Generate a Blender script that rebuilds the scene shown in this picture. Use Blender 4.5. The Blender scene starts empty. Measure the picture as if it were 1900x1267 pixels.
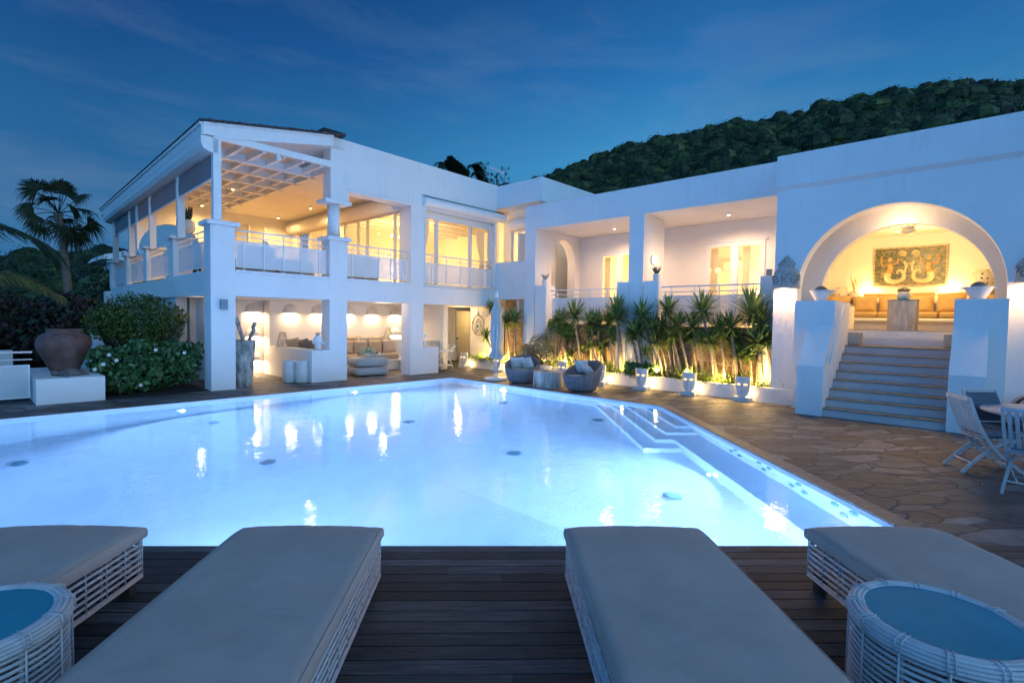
import bpy, math, random
import numpy as np
from mathutils import Vector, Matrix, noise as mnoise
from mathutils.geometry import tessellate_polygon
R=math.radians; PI=math.pi; S2=2**-.5
sc=bpy.context.scene
# ------------------------------------------------------------------ camera
cam=bpy.data.cameras.new('camera'); co=bpy.data.objects.new('camera',cam); sc.collection.objects.link(co); sc.camera=co
cam.sensor_width=36; cam.lens=36*963/1900; cam.clip_start=.05; cam.clip_end=2000
_y,_p,_r=R(42.782),R(2.385),R(.955)
F=Vector((math.cos(_y)*math.cos(_p),math.sin(_y)*math.cos(_p),-math.sin(_p)))
RT=Vector((math.sin(_y),-math.cos(_y),0)); UP=RT.cross(F)
RX=RT*math.cos(_r)+UP*math.sin(_r); UX=-RT*math.sin(_r)+UP*math.cos(_r)
M=Matrix((RX,UX,-F)).transposed().to_4x4(); M.translation=(0,0,1.8); co.matrix_world=M
# ------------------------------------------------------------------ render / exposure
sc.render.engine='CYCLES'
sc.view_settings.view_transform='Standard'; sc.view_settings.look='None'; sc.view_settings.exposure=0; sc.view_settings.gamma=1
cy=sc.cycles; cy.use_denoising=True
try: cy.denoiser='OPENIMAGEDENOISE'
except Exception: pass
cy.max_bounces=9; cy.diffuse_bounces=5; cy.glossy_bounces=4; cy.transmission_bounces=6; cy.transparent_max_bounces=12
cy.sample_clamp_indirect=6; cy.sample_clamp_direct=0; cy.blur_glossy=.5
# ------------------------------------------------------------------ node helpers
def nt_new(name):
    m=bpy.data.materials.new(name); m.use_nodes=True; nt=m.node_tree; nt.nodes.clear()
    return m,nt
def N(nt,t,ins=None,**kw):
    n=nt.nodes.new(t)
    for k,v in kw.items(): setattr(n,k,v)
    for k,v in (ins or {}).items():
        if isinstance(v,tuple) and len(v)==2 and hasattr(v[0],'outputs'): nt.links.new(v[0].outputs[v[1]],n.inputs[k])
        else: n.inputs[k].default_value=v
    return n
def ramp(nt,fac,stops,interp='LINEAR'):
    n=nt.nodes.new('ShaderNodeValToRGB'); n.color_ramp.interpolation=interp
    e=n.color_ramp.elements
    while len(e)<len(stops): e.new(.5)
    for i,(p,c) in enumerate(stops):
        e[i].position=p; e[i].color=tuple(c)+((1,) if len(c)==3 else ())
    nt.links.new(fac[0].outputs[fac[1]],n.inputs[0]); return n
# ------------------------------------------------------------------ world: dusk sky after sunset, afterglow behind the camera
W=bpy.data.worlds.new('World'); sc.world=W; W.use_nodes=True; nt=W.node_tree; nt.nodes.clear()
tc=N(nt,'ShaderNodeTexCoord'); sep=N(nt,'ShaderNodeSeparateXYZ',{0:(tc,'Generated')})
base=ramp(nt,(sep,'Z'),[(0,(.085,.35,.62)),(.12,(.075,.34,.63)),(.28,(.046,.265,.56)),(.42,(.020,.150,.43)),(.56,(.012,.088,.285)),(1,(.007,.050,.18))])
# left part of the sky is darker and greyer, low haze
dl=N(nt,'ShaderNodeVectorMath',{0:(tc,'Generated'),1:(.985,-.17,0)},operation='DOT_PRODUCT')
lf=ramp(nt,(dl,'Value'),[(0,(.42,.46,.56)),(.35,(.62,.66,.72)),(.75,(1.15,1.12,1.06)),(.98,(.85,.82,.80))])
c1=N(nt,'ShaderNodeMix',{0:1.0,6:(base,0),7:(lf,0)},data_type='RGBA',blend_type='MULTIPLY')
# afterglow towards -y (behind the camera)
dg=N(nt,'ShaderNodeVectorMath',{0:(tc,'Generated'),1:(-.15,-.97,.18)},operation='DOT_PRODUCT')
gl=ramp(nt,(dg,'Value'),[(.0,(0,0,0)),(.30,(.01,.03,.06)),(.65,(.15,.31,.56)),(1,(.45,.82,1.20))])
dw=N(nt,'ShaderNodeVectorMath',{0:(tc,'Generated'),1:(-.985,.05,.16)},operation='DOT_PRODUCT')
gw=ramp(nt,(dw,'Value'),[(.0,(0,0,0)),(.30,(.002,.02,.05)),(.65,(.018,.125,.33)),(1,(.035,.285,.74))])
gl2=N(nt,'ShaderNodeMix',{0:1.0,6:(gl,0),7:(gw,0)},data_type='RGBA',blend_type='ADD')
c2=N(nt,'ShaderNodeMix',{0:1.0,6:(c1,2),7:(gl2,2)},data_type='RGBA',blend_type='ADD')
# thin clouds
mp=N(nt,'ShaderNodeMapping',{0:(tc,'Generated'),'Scale':(1.6,2.2,7.0),'Rotation':(.0,.18,.5)})
nz=N(nt,'ShaderNodeTexNoise',{'Vector':(mp,0),'Scale':1.7,'Detail':6.0,'Roughness':.62,'Distortion':.35})
cm=ramp(nt,(nz,0),[(.47,(0,0,0)),(.70,(1,1,1))])
hz=ramp(nt,(sep,'Z'),[(.02,(.9,.9,.9)),(.22,(.55,.55,.55)),(.55,(.30,.30,.30))])
cf=N(nt,'ShaderNodeMix',{0:1.0,6:(cm,0),7:(hz,0)},data_type='RGBA',blend_type='MULTIPLY')
cf2=N(nt,'ShaderNodeMath',{0:(cf,2),1:.34},operation='MULTIPLY')
c3=N(nt,'ShaderNodeMix',{0:(cf2,0),6:(c2,2),7:(.24,.33,.46,1)},data_type='RGBA')
# below the horizon
bg=N(nt,'ShaderNodeBackground',{'Color':(c3,2),'Strength':1.0}); wo=N(nt,'ShaderNodeOutputWorld',{0:(bg,0)})
# ------------------------------------------------------------------ the last light from behind the camera
sl=bpy.data.lights.new('afterglow','SUN'); sl.energy=.12; sl.angle=R(40); sl.color=(.62,.82,1.0)
so=bpy.data.objects.new('afterglow',sl); sc.collection.objects.link(so); so.rotation_euler=Vector((.30,.90,-.30)).to_track_quat('-Z','Y').to_euler()
# ------------------------------------------------------------------ materials
def principled(nt,**k):
    b=N(nt,'ShaderNodeBsdfPrincipled'); 
    for a,v in k.items():
        a=a.replace('_',' ')
        if isinstance(v,tuple) and len(v)==2 and hasattr(v[0],'outputs'): nt.links.new(v[0].outputs[v[1]],b.inputs[a])
        else: b.inputs[a].default_value=v
    N(nt,'ShaderNodeOutputMaterial',{0:(b,0)}); return b
def mat(name,col,rough=.7,var=.10,scale=6.,bump=.0,bscale=60.,metal=0.,col2=None,spec=.4,stretch=(1,1,1),rand=0.,coat=0.):
    m,nt=nt_new(name); tc=N(nt,'ShaderNodeTexCoord'); mp=N(nt,'ShaderNodeMapping',{0:(tc,'Object'),'Scale':stretch})
    nz=N(nt,'ShaderNodeTexNoise',{'Vector':(mp,0),'Scale':scale,'Detail':5.,'Roughness':.6})
    a=tuple(c*(1-var) for c in col); b=col2 or tuple(min(1,c*(1+var)) for c in col)
    rp=ramp(nt,(nz,0),[(.33,a),(.67,b)]); out=(rp,0)
    if rand:
        g=N(nt,'ShaderNodeNewGeometry'); rr=ramp(nt,(g,'Random Per Island'),[(0,(1-rand,)*3),(1,(1+rand,)*3)])
        mx=N(nt,'ShaderNodeMix',{0:1.,6:(rp,0),7:(rr,0)},data_type='RGBA',blend_type='MULTIPLY'); out=(mx,2)
    p=principled(nt,Base_Color=out,Roughness=rough,Metallic=metal,Specular_IOR_Level=spec,Coat_Weight=coat)
    if bump:
        n2=N(nt,'ShaderNodeTexNoise',{'Vector':(mp,0),'Scale':bscale,'Detail':4.,'Roughness':.65})
        bp=N(nt,'ShaderNodeBump',{'Strength':bump,'Distance':.02,'Height':(n2,0)}); nt.links.new(bp.outputs[0],p.inputs['Normal'])
    return m
def emit(name,col,s):
    m,nt=nt_new(name); e=N(nt,'ShaderNodeEmission',{0:col+(1,),1:s}); N(nt,'ShaderNodeOutputMaterial',{0:(e,0)}); return m
def leafmat(name,stops,trans=.25,rough=.5):
    m,nt=nt_new(name); g=N(nt,'ShaderNodeNewGeometry'); rp=ramp(nt,(g,'Random Per Island'),stops)
    p=N(nt,'ShaderNodeBsdfPrincipled',{'Base Color':(rp,0),'Roughness':rough,'Specular IOR Level':.35})
    t=N(nt,'ShaderNodeBsdfTranslucent',{0:(rp,0)}); mx=N(nt,'ShaderNodeMixShader',{0:trans,1:(p,0),2:(t,0)})
    N(nt,'ShaderNodeOutputMaterial',{0:(mx,0)}); return m
MT={}
def leafmat_hill(name,stops,trans=.1,rough=.6):
    m,nt=nt_new(name); g=N(nt,'ShaderNodeNewGeometry'); rp=ramp(nt,(g,'Random Per Island'),stops)
    n1=N(nt,'ShaderNodeTexNoise',{'Vector':(g,'Position'),'Scale':.38,'Detail':4.,'Roughness':.65}); r2=ramp(nt,(n1,0),[(.34,(.45,.50,.55)),(.50,(1.1,1.1,1.0)),(.66,(2.4,2.2,1.7))])  # broad noise paints lit and shaded bush clumps into the leaf colour
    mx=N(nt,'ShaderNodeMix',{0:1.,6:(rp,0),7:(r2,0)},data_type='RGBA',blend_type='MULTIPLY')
    principled(nt,Base_Color=(mx,2),Roughness=rough,Specular_IOR_Level=.3); return m
def stucco(name,col=(.80,.80,.79),st=1.):
    m,nt=nt_new(name); tc=N(nt,'ShaderNodeTexCoord'); g=N(nt,'ShaderNodeNewGeometry')
    big=N(nt,'ShaderNodeTexNoise',{'Vector':(g,'Position'),'Scale':.9,'Detail':6.,'Roughness':.65})
    mp=N(nt,'ShaderNodeMapping',{0:(g,'Position'),'Scale':(5,5,.55)}); dr=N(nt,'ShaderNodeTexNoise',{'Vector':(mp,0),'Scale':1.5,'Detail':4.})
    r1=ramp(nt,(big,0),[(.3,tuple(c*.94 for c in col)),(.65,col)]); r2=ramp(nt,(dr,0),[(.28,(.94,.935,.92)),(.42,(1,1,1))])
    mx=N(nt,'ShaderNodeMix',{0:.8*st,6:(r1,0),7:(r2,0)},data_type='RGBA',blend_type='MULTIPLY')
    # mould specks
    sp=N(nt,'ShaderNodeTexNoise',{'Vector':(g,'Position'),'Scale':38.,'Detail':2.}); msk=N(nt,'ShaderNodeTexNoise',{'Vector':(g,'Position'),'Scale':1.1,'Detail':2.})
    a=ramp(nt,(sp,0),[(.68,(0,0,0)),(.74,(1,1,1))]); b=ramp(nt,(msk,0),[(.58,(0,0,0)),(.70,(.55,.55,.55))])
    ab=N(nt,'ShaderNodeMath',{0:(a,0),1:(b,0)},operation='MULTIPLY')
    m2=N(nt,'ShaderNodeMix',{0:(ab,0),6:(mx,2),7:(.25,.25,.24,1)},data_type='RGBA')
    p=principled(nt,Base_Color=(m2,2),Roughness=.88,Specular_IOR_Level=.2)
    n2=N(nt,'ShaderNodeTexNoise',{'Vector':(g,'Position'),'Scale':45.,'Detail':5.,'Roughness':.7})
    bp=N(nt,'ShaderNodeBump',{'Strength':.55*st,'Distance':.018,'Height':(n2,0)}); nt.links.new(bp.outputs[0],p.inputs['Normal']); return m
MT['wall']=stucco('white_stucco'); MT['iwall']=stucco('interior_plaster',(.80,.78,.74),.4)
MT['white']=mat('white_paint',(.78,.78,.77),.45,.03); MT['trim']=mat('white_trim',(.74,.74,.73),.5,.05)
MT['frame']=mat('white_aluminium',(.72,.73,.74),.35,.02,spec=.5); MT['dark']=mat('dark_metal',(.03,.03,.035),.5,.1)
MT['poolwall']=mat('pool_plaster',(.74,.78,.80),.8,.04,3.,bump=.5,bscale=34.)
MT['roof']=mat('roof_felt',(.05,.045,.05),.9,.3,8.,bump=.4)
MT['wicker_w']=mat('white_rattan',(.56,.56,.57),.5,.12,14.,bump=.3,bscale=90.,rand=.12)
m,nt=nt_new('taupe_cushion_fabric'); tc=N(nt,'ShaderNodeTexCoord'); n1=N(nt,'ShaderNodeTexNoise',{'Vector':(tc,'Object'),'Scale':1.7,'Detail':7.,'Roughness':.65}); r1=ramp(nt,(n1,0),[(.30,(.44,.365,.32)),(.55,(.53,.44,.385)),(.75,(.57,.475,.42))])
p=principled(nt,Base_Color=(r1,0),Roughness=.92,Specular_IOR_Level=.2); mpc=N(nt,'ShaderNodeMapping',{0:(tc,'Object'),'Scale':(1.6,4.2,1)}); n2=N(nt,'ShaderNodeTexNoise',{'Vector':(mpc,0),'Scale':1.5,'Detail':3.,'Roughness':.55,'Distortion':1.2}); n3=N(nt,'ShaderNodeTexNoise',{'Vector':(tc,'Object'),'Scale':260.,'Detail':2.})
b1=N(nt,'ShaderNodeBump',{'Strength':.20,'Distance':.05,'Height':(n2,0)}); b2=N(nt,'ShaderNodeBump',{'Strength':.45,'Distance':.02,'Height':(n3,0),'Normal':(b1,0)}); nt.links.new(b2.outputs[0],p.inputs['Normal']); MT['cush']=m
MT['tan']=mat('sand_linen',(.46,.36,.25),.95,.08,5.,bump=.4,bscale=200.); MT['tan2']=mat('beige_linen',(.50,.44,.36),.95,.08,5.,bump=.4,bscale=200.)
MT['brown']=mat('taupe_linen',(.24,.19,.15),.95,.1,5.,bump=.4,bscale=200.)
MT['lightcush']=mat('pale_grey_cushion',(.55,.53,.50),.95,.06,5.,bump=.4,bscale=200.)
MT['wood']=mat('dark_timber',(.06,.045,.038),.7,.3,9.,stretch=(1,1,6),bump=.3)
MT['frost']=mat('frosted_glass',(.05,.29,.38),.5,.12,2.2,spec=.02)
MT['gold_linen']=mat('golden_linen',(.55,.37,.16),.95,.1,5.,bump=.4,bscale=200.)
MT['riser']=mat('grey_painted_riser',(.56,.51,.51),.85,.07,3.,bump=.2)
MT['terra']=mat('old_terracotta',(.15,.055,.04),.65,.3,2.2,bump=.5,bscale=30.,col2=(.27,.16,.135))
MT['lampbox']=mat('blue_grey_lamp_box',(.20,.27,.31),.5,.05)
MT['soil']=mat('dark_soil',(.02,.016,.013),.95,.4,20.,bump=1.,bscale=60.)
MT['trunk']=mat('yucca_bark',(.32,.26,.19),.9,.35,12.,bump=.8,bscale=40.,stretch=(1,1,2.5)); MT['ptrunk']=mat('palm_bark',(.16,.14,.12),.9,.35,5.,bump=.8,bscale=20.,stretch=(1,1,4))
MT['wood_grey']=mat('weathered_stump_wood',(.42,.38,.34),.85,.5,7.,bump=1.,bscale=16.,stretch=(1,1,.22),col2=(.62,.58,.52))
MT['wood_white']=mat('whitewashed_trunk',(.62,.56,.48),.85,.4,7.,bump=1.,bscale=16.,stretch=(1,1,.22),col2=(.74,.70,.63))
MT['bark_blue']=mat('lichen_bark',(.10,.10,.10),.9,.3,6.,bump=1.,bscale=14.,stretch=(1,1,.45),col2=(.52,.50,.44))
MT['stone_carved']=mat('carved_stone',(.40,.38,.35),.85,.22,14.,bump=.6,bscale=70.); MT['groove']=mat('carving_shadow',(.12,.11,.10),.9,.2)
MT['ceramic']=mat('white_ceramic',(.72,.71,.69),.35,.04); MT['face']=mat('white_stone_face',(.70,.69,.67),.7,.06,10.,bump=.15,bscale=50.)
MT['tub']=mat('blue_grey_resin_wicker',(.25,.24,.26),.55,.25,30.,bump=.5,bscale=120.,rand=.25)
MT['para']=mat('parasol_canvas',(.42,.46,.47),.85,.06,5.,bump=.2,bscale=120.)
MT['curtain']=leafmat('white_curtain',[(0,(.74,.70,.62)),(1,(.76,.72,.64))],.45,.9); MT['tilefloor']=mat('terracotta_floor',(.42,.26,.14),.6,.15,4.)
MT['cstone']=mat('sandy_stone_tread',(.30,.24,.18),.8,.2,8.,bump=.3); MT['basket']=mat('whitewashed_basket',(.50,.44,.36),.85,.2,25.,bump=.4,rand=.2)
MT['flower_w']=mat('white_petal',(.80,.80,.78),.6,.03)
MT['gold']=mat('mosaic_ochre',(.50,.30,.12),.45,.25,22.,rand=.2); MT['cream']=mat('mosaic_cream',(.62,.50,.30),.45,.2,22.,rand=.2)
MT['mint']=mat('pale_green_petal',(.48,.56,.38),.8,.15,rand=.25)
MT['ball']=mat('brown_coral_ball',(.22,.17,.13),.9,.3,40.,bump=.8,bscale=80.)
MT['navy']=mat('navy_cushion',(.02,.05,.12),.9,.1)
MT['rock']=mat('fieldstone_rock',(.14,.13,.13),.9,.35,4.,bump=.8,bscale=18.)
MT['warm']=emit('warm_lamp',(1,.66,.30),14.); MT['warmsoft']=emit('warm_shade',(1,.72,.40),4.5); MT['poollamp']=emit('pool_lamp_lens',(.72,.88,1),3.)
MT['eye']=emit('lantern_glow',(1,.62,.25),2.6)
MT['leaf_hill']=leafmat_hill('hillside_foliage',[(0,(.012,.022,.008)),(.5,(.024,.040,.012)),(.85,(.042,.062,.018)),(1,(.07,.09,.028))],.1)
MT['leaf_dark']=leafmat('shrub_foliage',[(0,(.03,.06,.014)),(.5,(.07,.12,.022)),(.85,(.13,.18,.035)),(1,(.20,.23,.06))],.25)
MT['leaf_gard']=leafmat('gardenia_foliage',[(0,(.025,.07,.025)),(.6,(.05,.13,.04)),(1,(.11,.22,.08))],.2,.3)
MT['leaf_yucca']=leafmat('yucca_blade',[(0,(.07,.13,.045)),(.5,(.15,.25,.07)),(1,(.30,.36,.11))],.25,.45)
MT['leaf_gc']=leafmat('groundcover_leaf',[(0,(.07,.13,.02)),(.6,(.17,.26,.04)),(1,(.28,.36,.07))],.3)
MT['leaf_grey']=leafmat('grey_foliage',[(0,(.18,.19,.12)),(.6,(.32,.31,.20)),(1,(.45,.40,.26))],.3)
MT['leaf_palm']=leafmat('palm_leaf',[(0,(.012,.026,.014)),(.6,(.022,.045,.02)),(1,(.045,.07,.03))],.2)
MT['leaf_gold']=leafmat('golden_palm_leaf',[(0,(.07,.08,.025)),(1,(.18,.16,.05))],.3)
MT['bougain']=leafmat('bougainvillea',[(0,(.012,.02,.012)),(.62,(.022,.04,.018)),(.86,(.04,.022,.025)),(1,(.10,.018,.035))],.2)
# glass (thin pane: light passes)
def thin(name,tint=(1,1,1),refl=.12,rough=.0):
    m,nt=nt_new(name); lw=N(nt,'ShaderNodeLayerWeight',{'Blend':.5}); pw_=N(nt,'ShaderNodeMath',{0:(lw,'Facing'),1:3.5},operation='POWER'); fr=N(nt,'ShaderNodeMath',{0:(pw_,0),1:.55,2:.035},operation='MULTIPLY_ADD'); t=N(nt,'ShaderNodeBsdfTransparent',{0:tint+(1,)}); g=N(nt,'ShaderNodeBsdfGlossy',{0:(1,1,1,1),'Roughness':rough})
    mx=N(nt,'ShaderNodeMixShader',{0:(fr,0),1:(t,0),2:(g,0)}); N(nt,'ShaderNodeOutputMaterial',{0:(mx,0)}); return m
MT['glass']=thin('window_glass',(.97,.97,.96))
def screen(name,col,alpha):
    m,nt=nt_new(name); t=N(nt,'ShaderNodeBsdfTransparent'); d=N(nt,'ShaderNodeBsdfPrincipled',{'Base Color':col+(1,),'Roughness':.7})
    mx=N(nt,'ShaderNodeMixShader',{0:alpha,1:(t,0),2:(d,0)}); N(nt,'ShaderNodeOutputMaterial',{0:(mx,0)}); return m
MT['perf']=screen('perforated_metal',(.80,.81,.82),.58); MT['blind']=screen('blind_fabric',(.16,.17,.20),.94)
# water
m,nt=nt_new('pool_water'); g=N(nt,'ShaderNodeNewGeometry')
n1=N(nt,'ShaderNodeTexNoise',{'Vector':(g,'Position'),'Scale':2.1,'Detail':3.,'Roughness':.5}); n2=N(nt,'ShaderNodeTexNoise',{'Vector':(g,'Position'),'Scale':14.,'Detail':2.,'Roughness':.5})
ad=N(nt,'ShaderNodeMath',{0:(n2,0),1:.34},operation='MULTIPLY'); ad2=N(nt,'ShaderNodeMath',{0:(n1,0),1:(ad,0)},operation='ADD')
bp=N(nt,'ShaderNodeBump',{'Strength':.13,'Distance':.05,'Height':(ad2,0)})
gb=N(nt,'ShaderNodeBsdfGlass',{'Color':(.74,.90,1,1),'Roughness':.0,'IOR':1.333,'Normal':(bp,0)}); N(nt,'ShaderNodeOutputMaterial',{0:(gb,0)}); MT['water']=m
# flagstone paving
m,nt=nt_new('flagstone'); g=N(nt,'ShaderNodeNewGeometry')
mp0=N(nt,'ShaderNodeMapping',{0:(g,'Position'),'Rotation':(0,0,R(38))}); mp=N(nt,'ShaderNodeMapping',{0:(mp0,0),'Scale':(2.4,5.6,1)})
dn=N(nt,'ShaderNodeTexNoise',{'Vector':(mp,0),'Scale':1.1,'Detail':4.}); big=N(nt,'ShaderNodeTexNoise',{'Vector':(mp,0),'Scale':.30,'Detail':1.}); bs=N(nt,'ShaderNodeVectorMath',{0:(big,'Color'),1:(3.2,3.2,0)},operation='MULTIPLY'); mp2=N(nt,'ShaderNodeVectorMath',{0:(mp,0),1:(bs,0)},operation='ADD')
mxv=N(nt,'ShaderNodeMix',{0:.36,4:(mp2,0),5:(dn,'Color')},data_type='VECTOR')
v1=N(nt,'ShaderNodeTexVoronoi',{'Vector':(mxv,1),'Scale':1.15,'Randomness':1.},feature='DISTANCE_TO_EDGE'); v2=N(nt,'ShaderNodeTexVoronoi',{'Vector':(mxv,1),'Scale':1.15,'Randomness':1.})
st=ramp(nt,(v2,'Color'),[(.0,(.05,.052,.058)),(.3,(.13,.132,.135)),(.42,(.07,.068,.072)),(.55,(.115,.09,.075)),(.66,(.25,.252,.255)),(.8,(.09,.092,.10)),(1,(.20,.20,.205))])
dt=N(nt,'ShaderNodeTexNoise',{'Vector':(g,'Position'),'Scale':5.,'Detail':8.,'Roughness':.7}); dr=ramp(nt,(dt,0),[(.3,(.55,.52,.50)),(.7,(1.25,1.22,1.18))])
sm=N(nt,'ShaderNodeMix',{0:1.,6:(st,0),7:(dr,0)},data_type='RGBA',blend_type='MULTIPLY')
ed=ramp(nt,(v1,0),[(.012,(.75,.75,.75)),(.05,(0,0,0))]); cm=N(nt,'ShaderNodeMix',{0:(ed,0),6:(sm,2),7:(.055,.055,.06,1)},data_type='RGBA')
p=principled(nt,Base_Color=(cm,2),Roughness=.62,Specular_IOR_Level=.4)
hh=ramp(nt,(v1,0),[(.0,(0,0,0)),(.06,(1,1,1))]); h2=N(nt,'ShaderNodeMath',{0:(dt,0),1:.5},operation='MULTIPLY'); h3=N(nt,'ShaderNodeMath',{0:(hh,0),1:(h2,0)},operation='ADD')
bp=N(nt,'ShaderNodeBump',{'Strength':.8,'Distance':.02,'Height':(h3,0)}); nt.links.new(bp.outputs[0],p.inputs['Normal']); MT['flag']=m
# rubble stone wall
m,nt=nt_new('rubble_wall'); g=N(nt,'ShaderNodeNewGeometry')
dn=N(nt,'ShaderNodeTexNoise',{'Vector':(g,'Position'),'Scale':2.,'Detail':3.}); mxv=N(nt,'ShaderNodeMix',{0:.2,4:(g,'Position'),5:(dn,'Color')},data_type='VECTOR')
v1=N(nt,'ShaderNodeTexVoronoi',{'Vector':(mxv,1),'Scale':2.6},feature='DISTANCE_TO_EDGE'); v2=N(nt,'ShaderNodeTexVoronoi',{'Vector':(mxv,1),'Scale':2.6})
st=ramp(nt,(v2,'Color'),[(.0,(.13,.085,.05)),(.4,(.24,.16,.09)),(.7,(.30,.20,.12)),(1,(.20,.16,.13))])
dt=N(nt,'ShaderNodeTexNoise',{'Vector':(g,'Position'),'Scale':7.,'Detail':7.,'Roughness':.7}); dr=ramp(nt,(dt,0),[(.3,(.5,.5,.5)),(.7,(1.3,1.3,1.3))])
sm=N(nt,'ShaderNodeMix',{0:1.,6:(st,0),7:(dr,0)},data_type='RGBA',blend_type='MULTIPLY')
ed=ramp(nt,(v1,0),[(.01,(1,1,1)),(.04,(0,0,0))]); cm=N(nt,'ShaderNodeMix',{0:(ed,0),6:(sm,2),7:(.36,.29,.19,1)},data_type='RGBA')
p=principled(nt,Base_Color=(cm,2),Roughness=.9); h3=N(nt,'ShaderNodeMath',{0:(v1,0),1:(dt,0)},operation='ADD')
bp=N(nt,'ShaderNodeBump',{'Strength':1.,'Distance':.05,'Height':(h3,0)}); nt.links.new(bp.outputs[0],p.inputs['Normal']); MT['rubble']=m
# deck timber
m,nt=nt_new('deck_timber'); tc=N(nt,'ShaderNodeTexCoord'); g=N(nt,'ShaderNodeNewGeometry')
mp=N(nt,'ShaderNodeMapping',{0:(tc,'Object'),'Scale':(1.2,22,1)}); nz=N(nt,'ShaderNodeTexNoise',{'Vector':(mp,0),'Scale':2.5,'Detail':7.,'Roughness':.7})
r1=ramp(nt,(nz,0),[(.3,(.017,.020,.024)),(.5,(.045,.049,.054)),(.72,(.095,.10,.108))]); r2=ramp(nt,(g,'Random Per Island'),[(0,(.40,.40,.42)),(.5,(1,.98,.97)),(1,(2.0,1.95,1.9))])
bn=N(nt,'ShaderNodeTexNoise',{'Vector':(tc,'Object'),'Scale':1.3,'Detail':4.}); r3=ramp(nt,(bn,0),[(.35,(.7,.7,.72)),(.65,(1.25,1.2,1.2))])
a=N(nt,'ShaderNodeMix',{0:1.,6:(r1,0),7:(r2,0)},data_type='RGBA',blend_type='MULTIPLY'); b=N(nt,'ShaderNodeMix',{0:1.,6:(a,2),7:(r3,0)},data_type='RGBA',blend_type='MULTIPLY')
p=principled(nt,Base_Color=(b,2),Roughness=.62,Specular_IOR_Level=.35); bp=N(nt,'ShaderNodeBump',{'Strength':.5,'Distance':.006,'Height':(nz,0)}); nt.links.new(bp.outputs[0],p.inputs['Normal']); MT['deck']=m
# wicker weave (basket check) for large woven panels
def weave(name,c1,c2,sc_):
    m,nt=nt_new(name); tc=N(nt,'ShaderNodeTexCoord'); ck=N(nt,'ShaderNodeTexWave',{'Vector':(tc,'Object'),'Scale':sc_,'Distortion':.6,'Detail':1.},wave_type='BANDS',bands_direction='Z')
    ck2=N(nt,'ShaderNodeTexWave',{'Vector':(tc,'Object'),'Scale':sc_,'Distortion':.6},wave_type='BANDS',bands_direction='DIAGONAL')
    mul=N(nt,'ShaderNodeMath',{0:(ck,0),1:(ck2,0)},operation='MULTIPLY'); r=ramp(nt,(mul,0),[(0,c2),(.5,c1)])
    p=principled(nt,Base_Color=(r,0),Roughness=.7); bp=N(nt,'ShaderNodeBump',{'Strength':.9,'Distance':.01,'Height':(mul,0)}); nt.links.new(bp.outputs[0],p.inputs['Normal']); return m
MT['weave_w']=weave('white_wicker_weave',(.80,.79,.76),(.34,.33,.31),22.); MT['weave_g']=weave('grey_wicker_weave',(.30,.285,.30),(.09,.085,.09),16.); MT['weave_b']=weave('natural_wicker_weave',(.45,.30,.16),(.14,.08,.04),18.)
# patterned ceramic with little diamond holes
m,nt=nt_new('pierced_ceramic'); tc=N(nt,'ShaderNodeTexCoord'); v=N(nt,'ShaderNodeTexVoronoi',{'Vector':(tc,'Object'),'Scale':9.,'Randomness':.1}); r=ramp(nt,(v,'Distance'),[(.20,(.05,.035,.02)),(.24,(.66,.62,.54))])
principled(nt,Base_Color=(r,0),Roughness=.45); MT['pierced']=m
# mosaic ground
m,nt=nt_new('mosaic_tiles'); tc=N(nt,'ShaderNodeTexCoord'); mp=N(nt,'ShaderNodeMapping',{0:(tc,'Object'),'Scale':(1,9,22)})
v=N(nt,'ShaderNodeTexVoronoi',{'Vector':(mp,0),'Scale':1.6}); r=ramp(nt,(v,'Color'),[(0,(.03,.045,.035)),(.4,(.07,.10,.07)),(.6,(.28,.22,.10)),(.8,(.05,.09,.08)),(1,(.42,.33,.16))])
principled(nt,Base_Color=(r,0),Roughness=.4); MT['mosaic']=m
# ------------------------------------------------------------------ object helpers
COL=sc.collection
def tag(o,label=None,cat=None,group=None,kind=None):
    if label: o['label']=label
    if cat: o['category']=cat
    if group: o['group']=group
    if kind: o['kind']=kind
    return o
def wloc(o):
    v=Vector((0,0,0))
    while o is not None: v+=o.location; o=o.parent
    return v
def thing(name,label,cat,loc=(0,0,0),rz=0,group=None):
    o=bpy.data.objects.new(name,None); COL.objects.link(o); o.location=loc; o.rotation_euler=(0,0,rz); o.empty_display_size=.1
    return tag(o,label,cat,group)
def copy_tree(o,parent=None,loc=None,rz=None,label=None,scale=None):
    c=o.copy(); COL.objects.link(c); c.parent=parent
    for ch in list(o.children): copy_tree(ch,c)
    if loc is not None: c.location=loc
    if rz is not None: c.rotation_euler=(0,0,rz)
    if label: c['label']=label
    if scale: c.scale=scale if isinstance(scale,tuple) else (scale,)*3
    return c
def rnd(a,b): return random.uniform(a,b)
def mapW(t,d,z): # west front of the two storey wing, turned by 1.85 degrees
    th=R(1.85); return (4.15+t*math.sin(th)+d*math.cos(th),13.5+t*math.cos(th)-d*math.sin(th),z)
SB=13.4/13
def mapB(x,y,z): return (x*SB,y*SB,1.8+(z-1.8)*SB)
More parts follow.
